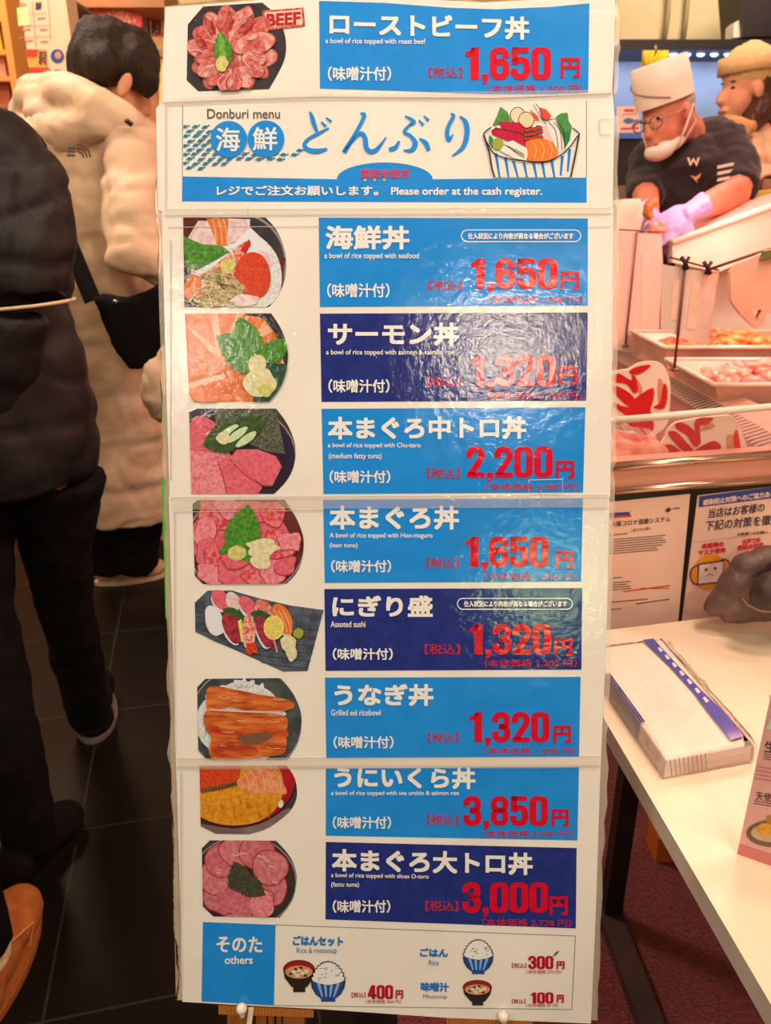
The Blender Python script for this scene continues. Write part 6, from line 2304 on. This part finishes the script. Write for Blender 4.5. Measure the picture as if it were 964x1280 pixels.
organic('scarf', mb, W, mat('mustard_scarf', rgb(226, 176, 116), rgb(206, 152, 92), 30, rough=.9), .007, 3, creases(.007, 30))
yb = thing('handbag', 'yellow bag held in front of the pale coat by the person in the beanie', 'bag', at_y(955, 250, 3.02))
mb = MB()
mb.prism([at_y(x, y, 3.0) for x, y in ((946, 238), (985, 234), (990, 262), (944, 262))], Vector((0, .05, 0)), None)
organic('bag_body', mb, yb, mat('yellow_nylon', rgb(232, 200, 70), rgb(222, 188, 60), 20, rough=.5), .008, 3)
part('handle', MB().tube([at_y(950, 238, 3.02), at_y(952, 222, 3.02), at_y(966, 222, 3.02), at_y(972, 236, 3.02)], .006, ROD, 8), yb)

# ================================================================ BACK OF THE SHOP, right
YB = 4.12
fz = thing('display_cooler', 'dark framed display cooler with a blue lit interior on the back wall', 'cooler', (at_y(860, 120, YB).x, 4.4, 0))
x0, x1 = at_y(690, 100, YB).x, at_y(1010, 100, YB).x
zt, zi0, zi1, zb = at_y(800, 49, YB).z, at_y(800, 62, YB).z, at_y(800, 172, YB).z, at_y(800, 232, YB).z
DKF = mat('dark_cooler_frame', rgb(34, 26, 30), rgb(28, 22, 26), 10, rough=.45)
part('top_frame', MB().box((x0, YB, zi0), (x1, YB + .5, zt), DKF), fz)
part('lower_body', MB().box((x0, YB, .001), (x1, YB + .5, zi1), DKF), fz)
part('plinth', MB().box((x0 + .03, YB - .012, zb - .25), (x1 - .03, YB - .001, zb), mat('grey_brown_panel', rgb(120, 100, 84), rough=.6)), fz)
for xx in (x0, x1 - .05):
    part('side_frame', MB().box((xx, YB, zi1), (xx + .05, YB + .5, zi0), DKF), fz)
part('interior_back', MB().box((x0 + .05, YB + .30, zi1), (x1 - .05, YB + .34, zi0), mat('blue_grey_liner', rgb(150, 164, 186), rgb(136, 152, 176), 4, rough=.5)), fz)
LED = mat('blue_white_led', (0.42, 0.50, 1.0, 1), rough=.4, emit=4)
for k in range(9):
    xx = at_y(808 + k * 17, 68, YB + .1).x
    part('led', MB().ell((xx, YB + .10, at_y(808, 68, YB + .1).z), (.020, .012, .010), LED, None, 10, 6), fz, 'glowing blue white light')
lamp('cooler_lamp', ((x0 + x1) / 2, YB + .12, zi0 - .02), ((x0 + x1) / 2, YB + .25, zi1), 3.5, (.66, .76, 1.0), 1.2, .08)
yc = thing('cloth', 'yellow cloth hanging in front of the blue lit cooler', 'cloth', at_y(820, 92, 4.06))
m = MB()
pts = []
for i in range(9):
    xx = 804 + i * 4
    pts.append((at_y(xx, 63, 4.05 + .015 * math.sin(i * 1.7)), at_y(xx - 1 + (i - 4) * .4, 92 + 2 * math.sin(i), 4.05 + .02 * math.sin(i * 1.7 + .5))))
vs = [v for a, b in pts for v in (a, b)] + [v + Vector((0, .008, 0)) for a, b in pts for v in (a, b)]
n = len(pts) * 2
fs = []
for i in range(8):
    fs += [(2 * i, 2 * i + 1, 2 * i + 3, 2 * i + 2), (n + 2 * i, n + 2 * i + 2, n + 2 * i + 3, n + 2 * i + 1), (2 * i, 2 * i + 2, n + 2 * i + 2, n + 2 * i), (2 * i + 1, n + 2 * i + 1, n + 2 * i + 3, 2 * i + 3)]
fs += [(0, n, n + 1, 1), (16, 17, n + 17, n + 16)]
m.add(vs, fs, mat('yellow_cloth', rgb(216, 186, 20), rgb(200, 170, 14), 20, rough=.8), True)
part('cloth_fold', m, yc)
part('hook', MB().tube([at_y(820, 58, 4.13), at_y(820, 60, 4.05), at_y(820, 66, 4.05)], .008, STEEL, 8), yc)
sg = thing('sign', 'small pinkish notice with a fish drawing on the glass of the cooler', 'sign', at_y(785, 174, 4.1))
sgp = lambda x, y, h=0: at_y(x, y, 4.10 - h)
m = MB()
m.prism([sgp(771, 133), sgp(797, 133), sgp(802, 173), sgp(772, 173)], Vector((0, .006, 0)), mat('notice_paper', rgb(246, 206, 196), rough=.5))
part('notice_sheet', m, sg)
p = Print(sgp, .001)
p.poly([(772, 166), (801, 165.5), (802, 173), (772, 173)], mat('notice_blue', rgb(80, 110, 200), rough=.5), 1)
p.poly(smooth_closed([(779, 151), (786, 147), (794, 150), (797, 148), (797, 154), (794, 152), (786, 155)]), LBL, 1)
p.stroke([(780, 138), (793, 138)], 3, TR, 1, False)
p.stroke([(778, 143), (797, 142)], 1.6, CARDO, 1, False)
p.stroke([(776, 161), (799, 160)], 2.4, TR, 1, False)
part('notice_print', p.mb, sg, fix=False)
for (xa, xb, xc) in ((838, 835, 831), (862, 858, 855)):
    solo('cable', MB().tube([at_y(xa, -30, 4.66), at_y(xb, 20, 4.67), at_y(xc, 48, 4.66)], .012, mat('grey_green_cable', rgb(146, 136, 96), rough=.6), 8),
         'grey green cable running down the beige wall, %s of the two' % ('left' if xa == 838 else 'right'), 'cable', at_y(xc, 48, 4.66), 'wall cables')
sp = thing('speaker', 'black box on a white bracket at the top right, high on the beige wall', 'speaker', at_y(945, 48, 4.3))
q5 = [at_y(x, y, 4.25) for x, y in ((924, -25), (1000, -25), (1000, 44), (929, 46))]
part('speaker_body', MB().prism(q5, Vector((0, .25, 0)), DKF), sp)
part('bracket', MB().prism([at_y(x, y, 4.28) for x, y in ((918, 30), (930, 20), (932, 46), (917, 47))], Vector((0, .1, 0)), WHITEM), sp)

# ================================================================ BACK OF THE SHOP, left
pil = thing('sign_board', 'tall white price board with a green price, red posters and a round blue sticker', 'sign', (at_y(50, 60, 2.95).x, 2.98, 0))
SP = lambda x, y, h=0: at_y(x, y, 2.95 - h)
a, b = SP(13, 0), SP(86, 0)
part('board_panel', MB().box((a.x + .03, 2.951, .001), (b.x - .01, 3.05, 2.35), mat('warm_white_board', rgb(250, 214, 180), rgb(246, 206, 172), 6, rough=.5)), pil)
p = Print(SP, .001)
OR, OY, GRN = mat('orange_print', rgb(240, 150, 60), rgb(236, 180, 90), 90, rough=.5), mat('scarlet_print', rgb(236, 62, 40), rgb(226, 50, 34), 60, rough=.5), mat('pale_green_print', rgb(206, 250, 160), rgb(226, 250, 176), 40, rough=.5)
LG2 = mat('brown_grey_print', rgb(196, 150, 130), rough=.6)
p.poly([(21, 10), (35, 8), (38, 31), (23, 32)], GRN, 1)
p.text('鮮', 44, 2, 52, 12, TP, .3)
p.text('魚', 24, 3, 33, 9, LG2, .3)
for x0_, y0_ in ((46, 23), (28, 37), (49, 37), (31, 51), (50, 52)):
    p.stroke([(x0_, y0_), (x0_ + 10, y0_ - 1)], 2, LG2, 1, False)
for ln in (((20, 18), (58, 16)), ((22, 33), (60, 31)), ((24, 47), (62, 45)), ((40, 2), (45, 60)), ((60, 0), (63, 50))):
    p.stroke(ln, .7, LG2, 1, False)
p.poly([(32, 61.5), (58, 61.5), (60, 84), (36, 84)], OR, 1)
p.poly([(32, 61.5), (48, 61.5), (46, 72), (34, 72)], OY, 2)
p.text('寿司', 48, 63, 58, 82, T1, .5)
p.poly([(36, 85), (62, 85), (63, 100), (38, 100)], OY, 1)
p.poly([(54, 89), (62, 87), (63, 101), (55, 101)], OR, 2)
p.poly(arc(71.5, 70, 8.3, 8.6), TB, 1)
p.poly(arc(72.5, 69, 4, 4.6), CARDO, 2)
p.text('特選', 68, 87, 77, 91.5, T1, .3)
part('board_print', p.mb, pil, fix=False)

# wooden shelf unit with packages on the far left
su = thing('shop_shelf', 'wooden shop shelf lit yellow at the far left, behind the price board', 'shelf', (at_y(-20, 100, 3.9).x, 4.1, 0))
YW = mat('warm_shelf_wood', rgb(232, 160, 84), rgb(214, 140, 68), 6, rough=.5, wave='Z', stretch=(1, 1, 6))
xa, xb = at_y(-150, 50, 3.9).x, at_y(16, 50, 3.9).x
part('back_panel', MB().box((xa, 4.2, .001), (xb, 4.24, 2.7), YW), su)
shelfz = [at_y(0, y, 3.9).z for y in (20, 62, 95, 135)]
for z in shelfz:
    part('shelf_board', MB().box((xa + .031, 3.9, z - .02), (xb - .031, 4.199, z), YW), su)
for xx in (xa, xb - .03):
    part('upright', MB().box((xx, 3.88, .001), (xx + .03, 4.24, 2.7), YW), su)
k = 0
for zi, z in enumerate(shelfz[1:]):
    for i in range(4):
        xx = xb - .12 - i * .13
        cm = (mat('yellow_pack', rgb(240, 206, 60), rgb(230, 190, 50), 20, rough=.4), mat('pink_pack', rgb(240, 170, 140), rough=.4), mat('brown_pack', rgb(176, 100, 60), rough=.4))[(zi + i) % 3]
        cn_ = ('yellow', 'pink', 'brown')[(zi + i) % 3]
        t = thing('package', '%s paper package on the %s board of the far left wooden shop shelf' % (cn_, ('second', 'third', 'lowest')[zi]), 'package', (xx, 3.98, z), 'packages on the wooden shop shelf')
        hgt = .13 + .03 * ((i + zi) % 2)
        part('pack_body', MB().hexa([(xx - .05, 3.94, z + .001), (xx + .05, 3.94, z + .001), (xx + .05, 4.02, z + .001), (xx - .05, 4.02, z + .001)],
                                    [(xx - .045, 3.96, z + hgt), (xx + .045, 3.96, z + hgt), (xx + .045, 4.0, z + hgt), (xx - .045, 4.0, z + hgt)], cm), t)
        part('pack_seal', MB().box((xx - .045, 3.975, z + hgt), (xx + .045, 3.985, z + hgt + .02), cm), t)

# wall cabinet with flowers and pictures, top middle left
YL = 4.2
wc = thing('wall_shelf', 'brown wooden wall shelf at the top left with pink flowers hanging below', 'shelf', at_y(150, 10, YL))
BRW = mat('brown_beam', rgb(176, 116, 76), rgb(156, 100, 66), 6, rough=.6)
part('beam', MB().box((at_y(84, 0, YL).x, YL, at_y(100, 9, YL).z), (at_y(205, 0, YL).x, YL + .3, at_y(100, -20, YL).z), BRW), wc)
part('side_panel', MB().box((at_y(84, 0, YL).x, YL + .26, at_y(100, 60, YL).z), (at_y(108, 0, YL).x, YL + .3, at_y(100, 9, YL).z), mat('pale_green_panel', rgb(206, 206, 170), rough=.6)), wc)
part('back_panel', MB().box((at_y(108, 0, YL).x, YL + .28, at_y(100, 130, YL).z), (at_y(214, 0, YL).x, YL + .3, at_y(100, 9, YL).z), mat('peach_panel', rgb(246, 206, 160), rough=.6)), wc)
fl = [mat('pink_petals', rgb(240, 110, 120), rgb(246, 150, 150), 40, rough=.7), mat('orange_petals', rgb(240, 120, 60), rgb(246, 150, 90), 40, rough=.7), mat('coral_petals', rgb(236, 84, 84), rgb(240, 110, 100), 40, rough=.7), mat('rose_petals', rgb(250, 190, 176), rough=.7)]
fcol = ('pink', 'orange', 'coral', 'pale rose')
hg = thing('flower_garland', 'garland of pink, coral and orange paper flowers under the brown wall shelf', 'garland', at_y(145, 40, YL + .1))
for i, (x, y) in enumerate([(112, 14), (121, 12), (131, 12), (116, 21), (127, 20), (137, 18), (143, 14), (149, 17), (155, 16), (160, 22), (152, 24), (163, 28), (170, 27), (157, 28), (146, 22)]):
    c = at_y(x, y, YL + .08)
    m = MB()
    for k in range(6):
        a = k * math.pi / 3 + i
        m.ell(c + Vector((.020 * math.cos(a), -.006, .020 * math.sin(a))), (.017, .007, .017), fl[(0, 0, 2, 0, 2, 1, 1, 3, 3, 2, 1, 2, 2, 1, 2)[i]], None, 8, 5)
    m.ell(c - Vector((0, .012, 0)), (.010, .008, .010), fl[3], None, 8, 5)
    part('paper_flower', m, hg)
part('garland_cord', MB().tube([at_y(108, 10, YL + .1), at_y(130, 16, YL + .1), at_y(150, 20, YL + .1), at_y(174, 26, YL + .1)], .004, GREEN, 6), hg)
PC = [mat('poster_lilac', rgb(206, 190, 196), rgb(120, 96, 130), 9, rough=.5), mat('poster_peach', rgb(250, 196, 164), rgb(226, 110, 96), 11, rough=.5, contrast=(.5, .62))]
for k, (x0_, x1_, y0_, y1_, lb) in enumerate(((156, 184, 1, 46, 'lilac and peach picture poster on the peach panel beside the flower garland'), (186, 204, -4, 45, 'peach poster with red writing at the top, beside the menu board edge'))):
    t = thing('wall_poster', lb, 'poster', at_y(x0_, y1_, YL + .27))
    aa, bb = at_y(x0_, y1_, YL + .26), at_y(x1_, y0_, YL + .26)
    part('poster_sheet', MB().box((aa.x, YL + .262, aa.z), (bb.x, YL + .268, bb.z), PC[k]), t)
    p = Print(lambda x, y, h: at_y(x, y, YL + .26 - h), .001)
    if k == 0:
        p.poly(arc(170, 10, 6, 5), PC[1], 1)
        p.poly([(164, 22), (176, 20), (172, 30)], mat('poster_violet', rgb(110, 90, 130), rough=.5), 1)
    else:
        p.text('お寿司', 188, 2, 203, 22, TR, .4)
        p.text('刺身', 189, 24, 202, 44, T1, .4)
    part('poster_print', p.mb, t, fix=False)
bxm = thing('cardboard_box', 'brown cardboard box under the posters beside the menu board edge', 'box', at_y(195, 62, YL))
CB = mat('cardboard', rgb(176, 130, 92), rgb(160, 116, 80), 20, rough=.8)
aa, bb = at_y(180, 64, YL), at_y(206, 46, YL)
part('box_body', MB().box((aa.x, YL, aa.z), (bb.x, YL + .2, bb.z), CB), bxm)
part('tape', MB().box((aa.x, YL + .09, bb.z), (bb.x, YL + .12, bb.z + .001), LG2), bxm)
cbt = thing('counter', 'pale wooden counter under the cardboard box, behind the red top', 'counter', (at_y(190, 100, YL).x, YL + .1, 0))
part('counter_body', MB().box((at_y(120, 64, YL).x, YL - .02, .001), (at_y(235, 64, YL).x, YL + .25, aa.z - .03), mat('pale_counter', rgb(246, 200, 140), rgb(236, 188, 128), 5, rough=.5)), cbt)
part('counter_top', MB().box((at_y(118, 64, YL).x, YL - .04, aa.z - .03), (at_y(237, 64, YL).x, YL + .26, aa.z - .001), BRW), cbt)
